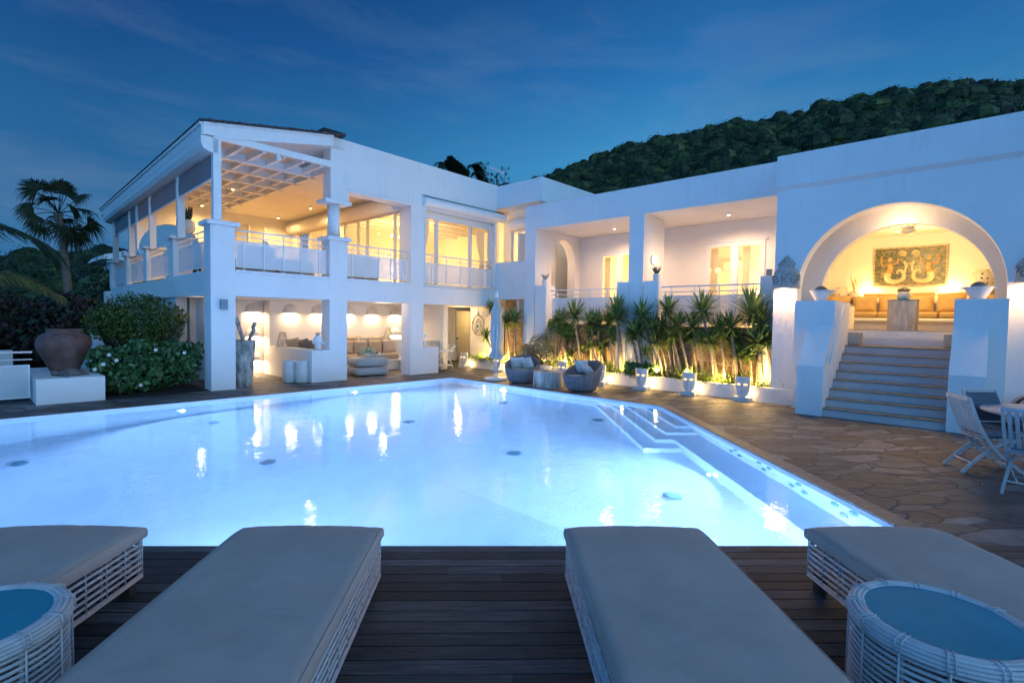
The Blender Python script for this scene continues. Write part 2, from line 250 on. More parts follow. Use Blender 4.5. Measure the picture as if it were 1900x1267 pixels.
class MB:
    def __init__(s,f=None): s.v=[];s.f=[];s.sm=[];s.fn=f;s.M=None
    def add(s,vs,fs,smooth=False):
        b=len(s.v)
        if s.M is not None: vs=[tuple(s.M@Vector(p)) for p in vs]
        if s.fn: vs=[s.fn(*p) for p in vs]
        s.v+=[tuple(p) for p in vs]; s.f+=[tuple(i+b for i in f) for f in fs]; s.sm+=[smooth]*len(fs); return s
    def box(s,x0,x1,y0,y1,z0,z1):
        v=[(x,y,z) for z in (z0,z1) for y in (y0,y1) for x in (x0,x1)]
        return s.add(v,[(0,2,3,1),(4,5,7,6),(0,1,5,4),(2,6,7,3),(0,4,6,2),(1,3,7,5)])
    def rbox(s,x0,x1,y0,y1,z0,z1,r=.03,n=3,puff=0.):
        # rounded box via superellipsoid style grid
        cx,cy,cz=(x0+x1)/2,(y0+y1)/2,(z0+z1)/2; hx,hy,hz=(x1-x0)/2,(y1-y0)/2,(z1-z0)/2
        bm_v=[];bm_f=[]
        def axis(h):
            rr=min(r,h*.98); a=[-h+rr*(1-math.cos(i*PI/2/n)) for i in range(n+1)]; return a+[-q for q in a[::-1]]
        def face(ax,sg):
            u,w=[(1,2),(0,2),(0,1)][ax]; H=(hx,hy,hz); A=axis(H[u]);B=axis(H[w]); b=len(bm_v)
            for i in A:
                for j in B:
                    p=[0,0,0];p[ax]=sg*H[ax];p[u]=i;p[w]=j
                    q=[max(-H[k]+min(r,H[k]*.98),min(H[k]-min(r,H[k]*.98),p[k])) for k in range(3)]
                    d=Vector([p[k]-q[k] for k in range(3)]); 
                    if d.length>1e-9: d=d.normalized()*min(r,min(H)*.98) if min(H)>=r else Vector([d[k]/max(abs(d[0]),abs(d[1]),abs(d[2]))*min(r,H[k]*.98) for k in range(3)])
                    pt=[q[k]+d[k] for k in range(3)]
                    if puff and ax==2 : pt[2]+=sg*puff*(1-(i/H[u])**2)*(1-(j/H[w])**2)
                    bm_v.append((cx+pt[0],cy+pt[1],cz+pt[2]))
            m=len(B)
            for i in range(len(A)-1):
                for j in range(m-1):
                    f=(b+i*m+j,b+(i+1)*m+j,b+(i+1)*m+j+1,b+i*m+j+1)
                    if (ax==1)==(sg>0): f=f[::-1]
                    bm_f.append(f)
        for ax in range(3):
            for sg in (-1,1): face(ax,sg)
        return s.add(bm_v,bm_f,True)
    def prism(s,pts,axis,a,b):
        # pts 2D polygon; axis 0/1/2 extruded from a to b
        def P(u,w,t):
            return {0:(t,u,w),1:(u,t,w),2:(u,w,t)}[axis]
        n=len(pts); v=[P(u,w,a) for u,w in pts]+[P(u,w,b) for u,w in pts]
        tr=tessellate_polygon([[Vector((u,w,0)) for u,w in pts]])
        f=[tuple(t) for t in tr]+[tuple(i+n for i in t[::-1]) for t in tr]+[(i,(i+1)%n,n+(i+1)%n,n+i) for i in range(n)]
        return s.add(v,f)
    def tube(s,pts,r,n=8,closed=False,caps=True,smooth=True):
        P=[Vector(p) for p in pts]; m=len(P); rr=r if isinstance(r,(list,tuple)) else [r]*m
        vs=[]; T=[]
        for i in range(m):
            if closed: t=P[(i+1)%m]-P[i-1]
            else: t=P[min(i+1,m-1)]-P[max(i-1,0)]
            T.append(t.normalized() if t.length>0 else Vector((0,0,1)))
        up=Vector((0,0,1)) if abs(T[0].z)<.95 else Vector((1,0,0)); a=T[0].cross(up).normalized()
        for i in range(m):
            a=(a-T[i]*a.dot(T[i])); a=a.normalized() if a.length>1e-6 else T[i].orthogonal().normalized(); b=T[i].cross(a)
            for k in range(n):
                an=2*PI*k/n; vs.append(tuple(P[i]+(a*math.cos(an)+b*math.sin(an))*rr[i]))
        fs=[]
        for i in range(m if closed else m-1):
            j=(i+1)%m
            for k in range(n): fs.append((i*n+k,i*n+(k+1)%n,j*n+(k+1)%n,j*n+k))
        if caps and not closed: fs+= [tuple(range(n))[::-1],tuple((m-1)*n+k for k in range(n))]
        return s.add(vs,fs,smooth)
    def lathe(s,prof,n=24,c=(0,0,0),sx=1,sy=1,a0=0,a1=2*PI,smooth=True,wob=0.):
        full=abs(a1-a0-2*PI)<1e-6; m=n if full else n+1; vs=[]
        for r,z in prof:
            for k in range(m):
                an=a0+(a1-a0)*k/n; w=1+wob*mnoise.noise(Vector((math.cos(an)*3,math.sin(an)*3,z*2)))
                vs.append((c[0]+r*w*math.cos(an)*sx,c[1]+r*w*math.sin(an)*sy,c[2]+z))
        fs=[]
        for i in range(len(prof)-1):
            for k in range(n): 
                k2=(k+1)%m; fs.append((i*m+k,i*m+k2,(i+1)*m+k2,(i+1)*m+k))
        if full:
            if prof[0][0]>1e-5: fs.append(tuple(range(m))[::-1])
            if prof[-1][0]>1e-5: fs.append(tuple((len(prof)-1)*m+k for k in range(m)))
        return s.add(vs,fs,smooth)
    def ball(s,c,r,n=14,sx=1,sy=1,sz=1,wob=0.):
        prof=[(max(1e-6,math.sin(PI*i/(n//2+1)))*r if 0<i<n//2+1 else 1e-6,-math.cos(PI*i/(n//2+1))*r*sz) for i in range(n//2+2)]
        return s.lathe(prof,n,c,sx,sy,wob=wob)
    def quad(s,*p,smooth=False): return s.add(list(p),[tuple(range(len(p)))],smooth)
    def build(s,name,mt,parent=None,world=True):
        me=bpy.data.meshes.new(name); v=s.v
        o=bpy.data.objects.new(name,me); COL.objects.link(o)
        if world:
            a=np.array(v); c=Vector(((a[:,0].min()+a[:,0].max())/2,(a[:,1].min()+a[:,1].max())/2,a[:,2].min()))
            pw=wloc(parent) if parent else Vector((0,0,0)); o.location=c-pw; v=[(x-c[0],y-c[1],z-c[2]) for x,y,z in v]
        me.from_pydata(v,[],s.f); me.polygons.foreach_set('use_smooth',s.sm); me.update()
        me.materials.append(MT[mt] if isinstance(mt,str) else mt)
        if parent: o.parent=parent
        return o
def fastmesh(name,V,mt,parent=None,loc=None,nv=4):
    # V: (n,nv,3) array of separate faces
    V=np.asarray(V,dtype=np.float32); n=len(V); me=bpy.data.meshes.new(name)
    c=np.array(loc if loc is not None else (0,0,0),dtype=np.float32)
    me.vertices.add(n*nv); me.vertices.foreach_set('co',(V-c).reshape(-1)); me.loops.add(n*nv); me.loops.foreach_set('vertex_index',np.arange(n*nv,dtype=np.int32))
    me.polygons.add(n); me.polygons.foreach_set('loop_start',np.arange(0,n*nv,nv,dtype=np.int32)); me.polygons.foreach_set('loop_total',np.full(n,nv,dtype=np.int32))
    me.update(calc_edges=True); me.materials.append(MT[mt]); o=bpy.data.objects.new(name,me); COL.objects.link(o)
    pw=wloc(parent) if parent else Vector((0,0,0)); o.location=Vector(tuple(float(q) for q in c))-pw if parent is None or loc is not None else (0,0,0)
    if parent: o.parent=parent
    return o
rng=np.random.default_rng(7)
def leaves(cent,size,asp=.5,updir=.3,out=None,outw=.0):
    # diamond leaves at centres; returns (n,4,3)
    n=len(cent); d=rng.normal(size=(n,3)); d[:,2]+=updir
    if out is not None: d+=out*outw
    d/=np.linalg.norm(d,axis=1,keepdims=True); u=rng.normal(size=(n,3)); u-= (u*d).sum(1,keepdims=True)*d; u/=np.linalg.norm(u,axis=1,keepdims=True)
    w=np.cross(d,u); sz=size*rng.uniform(.6,1.3,(n,1)); a=u*sz; b=w*sz*asp
    return np.stack([cent-a,cent+b*1.,cent+a,cent-b],1)
def blob_pts(c,r,n,shell=.55,lump=.25,seed=0,flat=None):
    # points in a lumpy ellipsoid shell
    d=rng.normal(size=(n,3)); d/=np.linalg.norm(d,axis=1,keepdims=True)
    k=rng.normal(size=(9,3)); k/=np.linalg.norm(k,axis=1,keepdims=True); l=np.max(d@k.T,axis=1)
    rad=(shell+(1-shell)*rng.uniform(0,1,n)**.6)*(1-lump+lump*1.2*np.clip(l,.3,1))
    p=d*rad[:,None]*np.array(r); 
    if flat is not None: p[:,2]=np.maximum(p[:,2],-flat)
    return p+np.array(c),d
def pillow(name,label,cat,c,w,h,th,rz,tilt,mt,group=None,roll=0.):
    # upright cushion, leaning back by tilt
    n=10; vs=[];fs=[]
    for sgn in (1,-1):
        for i in range(n+1):
            for j in range(n+1):
                u=i/n*2-1; v=j/n*2-1; pin=1-.10*abs(u*v)**2*0; ex=1-.07*(1-u*u)*abs(v)**3-.0; ey=1-.07*(1-v*v)*abs(u)**3
                t=((1-u**4)*(1-v**4))**.55*th/2*sgn; vs.append((u*w/2*ey,t,v*h/2*ex))
    m=(n+1)**2
    for q in (0,1):
        for i in range(n):
            for j in range(n):
                a=q*m+i*(n+1)+j; f=(a,a+n+1,a+n+2,a+1); fs.append(f if q else f[::-1])
    b=MB(); b.M=Matrix.Rotation(rz,4,'Z')@Matrix.Rotation(tilt,4,'X')@Matrix.Rotation(roll,4,'Y'); b.add(vs,fs,True)
    o=b.build(name,mt,None); o.location=Vector(c)+Vector((0,0,0)); 
    me=o.data; zs=[v.co.z for v in me.vertices]; mid=(max(zs)+min(zs))/2
    for v in me.vertices: v.co.z-=mid
    o.location=c
    return tag(o,label,cat,group)
LK=[0]
def lamp(kind,loc,e,col=(1,.62,.28),rad=.06,parent=None,rot=None,spot=None,size=None):
    l=bpy.data.lights.new('lamp_light',kind); l.energy=e; l.color=col
    if kind!='AREA': l.shadow_soft_size=rad
    if spot: l.spot_size=spot; l.spot_blend=.8
    if size: l.shape='RECTANGLE'; l.size=size[0]; l.size_y=size[1]
    o=bpy.data.objects.new('lamp_light',l); COL.objects.link(o); pw=wloc(parent) if parent else Vector((0,0,0)); rz_=parent.rotation_euler.z if parent else 0; q_=Matrix.Rotation(-rz_,3,'Z'); o.location=q_@(Vector(loc)-pw)
    if rot: o.rotation_euler=(q_@Vector(rot)).to_track_quat('-Z','Y').to_euler()
    if parent: o.parent=parent
    return o
ORD=['first','second','third','fourth','fifth','sixth','seventh','eighth','ninth','tenth','eleventh','twelfth']
# ------------------------------------------------------------------ ground, patio, pool
def es(e,s): return ((s+e)/2,(s-e)/2)      # e = x-y , s = x+y
E0=5.15; PS=5.72
pc=es(E0,PS); PV=[pc,(10.33,10.33-E0),(10.40,12.1),(PS-12.1,12.1)]       # pool outline: near right corner, far right, far corner, far left
def sheet(name,loops,z,mt,kind='structure'):
    b=MB(); L=[[Vector((x,y,0)) for x,y in l] for l in loops]; v=[p for l in L for p in l]
    tr=tessellate_polygon(L); fs=[]
    for t in tr:
        a,c,d=(v[i] for i in t); fs.append(tuple(t) if (c-a).cross(d-a).z>0 else tuple(t)[::-1])
    b.add([(p.x,p.y,z) for p in v],fs); o=b.build(name,mt); tag(o,kind=kind); return o
patio=[pc,PV[1],PV[2],PV[3],(-9.5,15.22),(-9.5,21),(3.2,21),(19,21),(19,-13.28)]
sheet('stone_patio',[patio],0,'flag')
MT['grass']=mat('dark_ground',(.025,.035,.018),.95,.4,.6,bump=.5,bscale=9.)
sheet('ground',[[(-400,-400),(400,-400),(400,400),(-400,400)],[(-9.4,-13),(18.9,-13),(18.9,20.9),(-9.4,20.9)]],-.06,'grass')
# pool basin
def floorz(x,y): return -1.02-max(0,4.4-x)*.24
b=MB(); nx=40; ny=30
x0,x1=-6.6,10.45
PF=[(x0,12.1),(10.4,12.1),(10.33,10.33-E0),pc]
# floor as strips in x, clipped to the pool outline
def yr(x):
    lo=PS-x if x<pc[0] else (x-E0)
    return lo,12.1
xs=sorted(set([PS-12.1+i*(10.40-(PS-12.1))/60 for i in range(61)]+[pc[0],4.4,10.33]))
for a,c in zip(xs[:-1],xs[1:]):
    la,_=yr(a); lc,_=yr(c); la=min(la,12.1)
    b.quad((a,la,floorz(a,0)),(c,lc,floorz(c,0)),(c,12.1,floorz(c,0)),(a,12.1,floorz(a,0)))
def wallq(p,q,zt=-.002,inward=None):
    n=20
    for i in range(n):
        s0=(p[0]+(q[0]-p[0])*i/n,p[1]+(q[1]-p[1])*i/n); s1=(p[0]+(q[0]-p[0])*(i+1)/n,p[1]+(q[1]-p[1])*(i+1)/n)
        b.quad((s0[0],s0[1],floorz(s0[0],0)-.02),(s1[0],s1[1],floorz(s1[0],0)-.02),(s1[0],s1[1],zt),(s0[0],s0[1],zt))
wallq(PV[0],PV[1]);wallq(PV[1],PV[2]);wallq(PV[2],PV[3]);wallq(PV[3],PV[0])
pool=b.build('pool','poolwall'); tag(pool,kind='structure')
# bench and steps (child slabs of the basin)
def slab(name,pts,z1,zb=-1.3):
    m=MB(); m.prism(pts,2,zb,z1); o=m.build(name,'poolwall',pool); return o
def scorner(e,s,z,top):
    # step wrapping the far right corner: riser along e from s to the far wall x=10.33, then back to the diagonal wall
    xf=10.36; return [es(e,s),(xf,xf-e),(10.36,10.36-E0-.0),es(E0+.03,s)]
slab('pool_bench',[es(4.37,PS),es(4.37,12.11),es(E0+.03,12.11),es(E0+.03,PS)],-.55)
slab('pool_step',[es(3.50,11.62),(10.36,6.86),(10.36,6.43),es(3.93,12.11),es(4.37,12.11),es(4.37,11.62)],-.78)
slab('pool_step',[es(3.93,12.113),(10.36,6.427),(10.36,6.03),es(4.33,12.58),es(E0+.03,12.58),es(E0+.03,12.113)],-.553)
slab('pool_step',[es(4.33,12.583),(10.36,6.027),(10.36,5.60),es(4.76,13.07),es(E0+.03,13.07),es(E0+.03,12.583)],-.37)
slab('pool_step',[es(4.76,13.073),(10.36,5.597),(10.36,5.17),es(E0+.03,13.073)],-.19)
# fittings
def disc_fit(name,c,n,r,parent,mt='frost'):
    m=MB(); q=Vector(n).to_track_quat('Z','Y').to_matrix().to_4x4(); q.translation=Vector(c); m.M=q
    m.lathe([(1e-5,.016),(r*.55,.018),(r*.9,.012),(r,0)],18); 
    for k in range(6): a=k*PI/3; m.box(r*.62*math.cos(a)-.008,r*.62*math.cos(a)+.008,r*.62*math.sin(a)-.008,r*.62*math.sin(a)+.008,.012,.022)
    return m.build(name,mt,parent)
MT['fit']=mat('pool_fitting',(.10,.22,.26),.5,.1)
for x,y in [(6.05,5.5),(6.15,8.45),(3.2,7.9),(2.95,5.1),(.56,7.7),(.66,10.7),(3.45,11.05),(9.1,8.7),(9.1,5.95),(6.1,2.85)]:
    disc_fit('drain_cover',(x,y,floorz(x,y)+.002),(0,0,1),.13,pool,'fit')
for e_,z in [((7.97,2.82),-.33),((7.87,2.72),-.14),((7.78,2.63),-.33),((7.39,2.24),-.14),((7.3,2.15),-.33),((7.21,2.06),-.14),((6.84,1.69),-.33),((6.75,1.6),-.14),((6.66,1.51),-.33),((6.29,1.14),-.15),((6.19,1.04),-.33),((6.09,.94),-.12)]:
    disc_fit('jet_nozzle',(e_[0]-.004,e_[1]+.004,z),(-1,1,0),.055 if e_[0]>6.3 else .065,pool,'fit')
# underwater lamps
PL=[((3.15,12.1,-.68),(0,-1,0)),((7.04,12.1,-.6),(0,-1,0)),(es(4.37,9.75)+(-.80,),(-1,1,0)),(es(3.55,PS)+(-.55,),(1,1,0)),((1.2,PS-1.2,-.7),(1,1,0)),((4.0,PS-4.0,-.7),(1,1,0)),((-2.6,12.1,-.9),(0,-1,0)),((10.4,9.9,-.65),(-1,0,0))]
PE=[1300,1500,1100,1000,300,150,620,420]
for (c,n),e in zip(PL,PE):
    v=Vector(n).normalized(); o=disc_fit('pool_lamp',tuple(Vector(c)+v*.003),n,.085,pool,'poollamp')
    lamp('SPOT',tuple(Vector(c)+v*.10),e,(.34,.53,1.0),.03,None,rot=tuple(v+Vector((0,0,-.10))),spot=R(165))
# water surface
wp=[(p[0],p[1]) for p in PV]; w=sheet('pool_water',[wp],-.05,'water')
# coping on the right hand and far right sides
b=MB(); MT['coping']=mat('coping_tile',(.22,.17,.14),.5,.25,12.,bump=.5,bscale=60.)
def copestrip(p,q,wd,n):
    p=Vector(p+(0,)); q=Vector(q+(0,)); d=(q-p).normalized(); nn=Vector((d.y,-d.x,0))
    for i in range(n):
        a=p+(q-p)*(i/n)+d*.004; c=p+(q-p)*((i+1)/n)-d*.004
        v=[a,c,c+nn*wd,a+nn*wd]; b.add([(k.x,k.y,.0015) for k in v]+[(k.x,k.y,.022) for k in v],[(0,3,2,1),(4,5,6,7),(0,1,5,4),(1,2,6,5),(2,3,7,6),(3,0,4,7)])
copestrip(pc,(PV[1][0],PV[1][1]),.20,17)
o=b.build('pool_coping','coping'); tag(o,kind='structure')
# timber deck: planks parallel to the pool edge (local x = along the edge, local y = towards the pool)
b=MB(); pw=.115; yy=PS*S2-.0; row=0; random.seed(5)
while yy>-3.2:
    x=-9.5-rnd(0,2)
    while x<9.5:
        l=rnd(1.6,3.6); b.box(x,min(x+l,9.6)-.003,yy-pw+.010,yy,-.022,.010); x+=l
    yy-=pw; row+=1
b.box(-9.6,9.6,-3.2,PS*S2-.01,-.05,-.035)
o=b.build('timber_deck','deck',None,world=False); o.rotation_euler=(0,0,R(-45)); tag(o,kind='structure')
# fascia under the edge of the deck towards the water
# ------------------------------------------------------------------ hills
def dirpx(px,py):
    return F+RX*((px-950)/963)-UX*((py-633.5)/963)
_a=[];_f=[]
for _i in range(7):
    for _k in range(10): _t=PI*(_i+.02)/6.04; _a.append((math.sin(_t)*math.cos(2*PI*_k/10),math.sin(_t)*math.sin(2*PI*_k/10),-math.cos(_t)))
for _i in range(6):
    for _k in range(10): _f.append((_i*10+_k,_i*10+(_k+1)%10,(_i+1)*10+(_k+1)%10,(_i+1)*10+_k))
SPH=np.array(_a); SPF=np.array(_f)
MT['hillsoil']=mat('dark_hill_soil',(.012,.018,.009),.95,.3,.8)
def hill(name,pts,dist,dbase,zbase,tree,nb,size,label):
    # pts: azimuth (deg) / elevation (deg) of the ridge
    rows=14; V=[]; n=len(pts); fs=[]
    for az,el in pts:
        a=R(az); zr=1.8+dist*math.tan(R(el))-size*1.0
        for k in range(rows+6):
            t=k/rows; d=dbase+(dist-dbase)*t; z=zbase+(zr-zbase)*(t**.9) if t<=1 else zr-(t-1)*dist*.35
            z+=1.2*mnoise.noise(Vector((math.cos(a)*d*.06,math.sin(a)*d*.06,0)))*min(1,t*2)*(1 if t<.97 else .3)
            V.append((d*math.cos(a),d*math.sin(a),z))
    m=rows+6
    for i in range(n-1):
        for k in range(m-1): fs.append((i*m+k,i*m+k+1,(i+1)*m+k+1,(i+1)*m+k))
    b=MB(); b.add(V,fs,True); h=b.build(name,'hillsoil'); tag(h,kind='structure')
    V=np.array(V).reshape(n,m,3); out=[]
    for _ in range(nb):
        i=rng.uniform(0,n-1.001); k=rng.uniform(0,1)**.8*(rows+1.2); i0=int(i);k0=int(k);a=i-i0;c=k-k0
        p=(V[i0,k0]*(1-a)+V[i0+1,k0]*a)*(1-c)+(V[i0,k0+1]*(1-a)+V[i0+1,k0+1]*a)*c
        r=size*min(2.3,.50+rng.exponential(.40)); q=p+np.array([0,0,r*.30]); sz=r*rng.uniform(.65,1.05)
        kk=rng.normal(size=(8,3)); kk/=np.linalg.norm(kk,axis=1,keepdims=True); lum=np.max(SPH@kk.T,axis=1); rad=.50+.34*np.clip(lum,.4,1)+rng.uniform(-.05,.05,len(SPH))
        cv=SPH*rad[:,None]*np.array([r,r,sz])+q; out.append(cv[SPF])
        cp,d=blob_pts(q,(r*.98,r*.98,sz*.98),int(16+30*(r/size)**1.6),.74,.25); out.append(leaves(cp,.13,.62,.8,d,2.0))
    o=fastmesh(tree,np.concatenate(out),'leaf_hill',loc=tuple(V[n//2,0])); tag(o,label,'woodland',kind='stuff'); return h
def azel(l):
    out=[]
    for px,py in l:
        d=dirpx(px,py); out.append((math.degrees(math.atan2(d.y,d.x)),math.degrees(math.atan2(d.z,math.hypot(d.x,d.y)))))
    return sorted(out)
RH=azel([(880,356),(940,347),(1009,331),(1050,316),(1090,303),(1151,284),(1204,267),(1250,262),(1294,252),(1355,232),(1450,213),(1535,194),(1600,183),(1663,176),(1739,163),(1805,158),(1900,160),(2010,150),(2150,150),(2300,160),(2500,200)])
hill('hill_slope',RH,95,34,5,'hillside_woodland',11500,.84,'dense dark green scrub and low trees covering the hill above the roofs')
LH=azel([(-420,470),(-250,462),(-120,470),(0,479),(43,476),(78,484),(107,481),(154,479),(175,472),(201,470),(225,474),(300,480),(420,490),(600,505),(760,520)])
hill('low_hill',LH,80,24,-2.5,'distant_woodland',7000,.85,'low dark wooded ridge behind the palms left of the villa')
# ================================================================== two storey wing
V1=thing('two_storey_villa','white two storey wing with open balcony, pergola ceiling and ground floor lounge','villa',(9,17.5,0))
def P(name,mt,b,parent=None): return b.build(name,mt,parent or V1)
YF=13.5
# front wall pieces ------------------------------------------------
b=MB(); # columns through both floors handled as pillars; beam of upper floor
b.box(4.2,12.9,YF+.003,YF+.45,2.27,2.83)
b.box(12.9,13.69,YF+.003,YF+.45,2.27,2.90)
P('floor_beam','wall',b)
b=MB()
for x0,x1 in ((4.69,7.13),(7.66,9.83)): b.box(x0,x1,YF-.02,YF+.40,2.833,2.90)
P('balcony_ledge','wall',b)
def pillar(x0,x1,z0,z1,cap=True,y0=YF,y1=YF+.47,cz=None):
    b=MB(); b.box(x0,x1,y0,y1,z0,z1); o=P('pillar','wall',b)
    if cap: c=MB(); c.box(x0-.09,x1+.09,y0-.09,y1+.09,z1+.002,z1+.10); c.build('pillar_cap','wall',o)
    return o
pillar(4.15,4.69,0,3.92); pillar(7.13,7.66,0,3.92); pillar(9.85,10.36,0,5.32,False,YF-.001,YF+.47)
# upper round-ish column on pillar B
b=MB(); b.lathe([(.175,0),(.165,.45),(.165,.91)],28,(7.36,YF+.22,4.022)); o=P('round_column','wall',b); c=MB(); c.box(6.97,7.75,YF-.08,YF+.46,4.935,5.03); c.build('pillar_cap','wall',o)
# parapet wall
b=MB(); b.prism([(7.15,5.035),(7.70,5.035),(7.70,5.32),(10.36,5.32),(10.36,5.36),(13.69,5.36),(13.69,6.68),(7.15,6.74)],1,YF,YF+.42); P('front_parapet','wall',b)
b=MB(); b.box(7.66,9.83,YF-.04,YF-.002,5.32,5.40); P('lintel_band','trim',b)
b=MB(); b.box(13.61,13.69,YF+.001,YF+.42,2.9,5.36); P('corner_wall','wall',b)
# pier wall below: low lounge walls
b=MB(); b.box(6.62,7.13,YF+.002,YF+.44,0,.88); b.box(6.62,6.95,YF+.44,16.24,0,.88); P('low_wall','wall',b)
b=MB(); b.box(10.36,11.0,YF+.002,YF+.45,0,.86); P('low_wall','wall',b)
# lower rear walls
b=MB(); b.box(6.62,11.9,16.24,16.7,0,2.27); P('lounge_rear_wall','iwall',b)
b=MB(); b.box(4.6,6.62,16.72,17.0,0,2.27); P('passage_rear_wall','iwall',b)
b=MB(); b.box(11.9,12.1,13.95+.4,17.2,0,2.27);  P('lounge_side_wall','iwall',b)
b=MB(); b.box(12.1,14.93,17.2,17.4,0,2.27); b.box(14.93,15.95,17.2,17.4,2.15,2.27); b.box(15.95,17.2,17.2,17.4,0,2.27); P('bar_rear_wall','iwall',b)
b=MB(); b.box(13.98,14.2,13.55,15.2,0,2.27); P('mirror_wall','wall',b)
b=MB(); b.box(4.2,17.5,13.6,21.5,2.275,2.80); P('floor_slab','iwall',b)
# terracotta floor on top
b=MB(); b.box(4.3,9.84,13.95,22,2.803,2.85); P('balcony_floor','tilefloor',b)
b=MB(); b.box(9.86,16.5,13.95,22,2.803,2.85); P('living_room_floor','tilefloor',b)
# kitchen behind the bar door
b=MB(); b.box(14.7,16.4,19.0,19.1,0,2.27); b.box(14.5,14.6,17.4,19.0,0,2.27); b.box(16.4,16.5,17.4,19.0,0,2.27); P('kitchen_wall','iwall',b)
b=MB(); b.box(15.0,15.3,17.5,18.9,0,.92); o=P('bar_counter','white',b); c=MB(); c.box(14.95,15.36,17.45,18.95,.922,.96); c.build('counter_top','wood',o)
b=MB(); b.box(15.35,16.1,18.6,18.97,1.35,2.05); o=P('wall_cupboard','curtain',b)
b=MB(); b.box(14.87,14.93,17.14,17.2-.002,0,2.15); b.box(15.95,16.01,17.14,17.198,0,2.15); b.box(14.87,16.01,17.14,17.198,2.152,2.21); P('door_frame','white',b)
# passage door
b=MB(); b.box(5.30,5.95,16.66,16.715,0,2.18); o=P('door','white',b); c=MB(); 
for zz in (.15,.85,1.5): c.box(5.40,5.85,16.64,16.658,zz,zz+.55)
c.build('door_panel','trim',o)
# ---- west front (slightly turned) ----
def WB(): return MB(mapW)
b=WB(); b.box(.475,13.9,0,.30,2.27,2.86); b.box(3.25,14.2,.01,.28,-2.5,2.27); P('west_wall','wall',b)
b=WB(); b.box(13.9,14.6,-.15,.4,-2.5,2.72); P('west_wall_end','wall',b)
b=WB(); b.box(.48,3.25,.50,.62,0,2.27); P('side_recess_wall','wall',b)
b=WB(); b.box(.52,1.3,.46,.498,0,2.1); b.box(1.3,1.38,.44,.498,0,2.18); P('garden_door','white',b)
for i,t in enumerate((3.46,6.92,10.3,13.68)):
    b=WB(); b.box(t,t+.44,0,.48,2.862,3.92); o=P('pillar','wall',b); c=WB(); c.box(t-.08,t+.52,-.08,.56,3.922,4.0); c.build('pillar_cap','wall',o)
    b=WB(); b.box(t-.45+.0,t-.28,.02,.20,3.9,5.6); P('balcony_post','white',b)
b=WB(); b.box(-.08,.08,.05,.22,4.03,5.95); P('corner_post','white',b)
def blind(i,t0,t1):
    b=WB(); n=14
    vs=[];fs=[]
    for k in range(n+1):
        t=t0+(t1-t0)*k/n
        for j in range(5):
            z=5.56-(5.56-5.0)*j/4; d=.06+.025*math.sin(k*1.1+j*.8+i)*(j*(4-j)/4)
            vs.append((t,d,z))
    for k in range(n):
        for j in range(4): a=k*5+j; fs.append((a,a+1,a+6,a+5))
    b.add(vs,fs,True); o=P('roller_blind','blind',b)
    c=WB(); c.box(t0,t1,.045,.075,4.97,5.005); c.build('blind_bar','white',o)
for i,(a,c_) in enumerate(((.10,3.0),(3.2,6.45),(6.65,9.85),(10.05,13.2))): blind(i,a,c_)
b=WB(); b.prism([(.0,5.92),(-.02,5.90),(-.14,5.84),(-.18,5.72),(-.14,5.62),(-.02,5.56),(.16,5.56),(.16,5.92)],0,-.10,14.1) if False else None
c=[(.16,5.56),(-.02,5.56),(-.15,5.62),(-.20,5.74),(-.20,5.90),(.16,5.90)]
b=WB(); b.prism(c,0,-.08,14.0); P('blind_housing','white',b)
# railings
def railing(L,fn,name='balcony_railing',par=V1,z0=2.90,h=.97,nposts=4,panel=True,two=True):
    # fn maps (t, d, z): t along, d depth
    b=MB(fn); b.tube([(0,0,z0+h),(L,0,z0+h)],.021,8); b.tube([(0,0,z0+h-.145),(L,0,z0+h-.145)],.013,8)
    for k in range(nposts): 
        t=L*(k+.45)/nposts; b.box(t-.012,t+.012,.012,.03,z0,z0+h-.01); b.box(t-.04,t+.04,-.02,.04,z0+.001,z0+.015)
    if panel:
        t0,t1=.04,L-.05; za,zb=z0+.09,z0+h-.27
        for (a,c) in ((t0,t0+.025),(t1-.025,t1),((t0+t1)/2-.02,(t0+t1)/2+.02)): b.box(a,c,-.014,.010,za,zb)
        b.box(t0,t1,-.015,.011,za-.02,za+.001); b.box(t0,t1,-.015,.011,zb-.001,zb+.02)
    o=b.build(name,'white',par)
    if panel:
        c=MB(fn); c.box(t0+.02,t1-.02,-.003,.003,za,zb); c.build('mesh_panel','perf',o)
    return o
for x0,x1,np_ in ((4.70,7.12,5),(7.67,9.83,5),(10.45,13.58,5)):
    railing(x1-x0,(lambda X:(lambda t,d,z:(X+t,YF+.10-d,z)))(x0),nposts=np_)
for t0,t1 in ((.47,3.46),(3.9,6.92),(7.36,10.3),(10.74,13.68)):
    railing(t1-t0,(lambda T:(lambda t,d,z:mapW(T+t,.12+d*.6,z)))(t0),nposts=4)
# garden side wall end cap etc. roof ---------------------------------
# roof: single pitch rising to the east; west eave z 6.22, meets parapet at 6.74
def rz(x): return 6.22+(x-4.09)*.1716
b=MB(); 
def RW(t,d,z): return mapW(t,d,z)
b=MB(); v=[]
for (t,d) in ((-.12,-.22),(14.6,-.22)): v.append(mapW(t,d,6.255))
v=[mapW(-.15,-.24,6.24),mapW(14.7,-.24,6.24),(8.6,28.0,7.02),(7.45,28.0,6.80),(7.45,13.32,6.83)]
lo=[(x,y,z-.045) for x,y,z in v]; n=5
b.add(v+lo,[tuple(range(n))[::-1],tuple(n+i for i in range(n))]+[(i,(i+1)%n,n+(i+1)%n,n+i) for i in range(n)]); ro=P('roof','roof',b)
random.seed(2)
c=MB()
x=4.05
while x<7.4:
    w_=rnd(.10,.2); c.box(x,x+w_-.008,13.25,13.5,rz(x)+.005,rz(x)+rnd(.03,.045)); x+=w_
c.box(6.9,7.55,13.4,14.0,6.80,6.88); c.build('roof_edge_tiles','roof',ro)
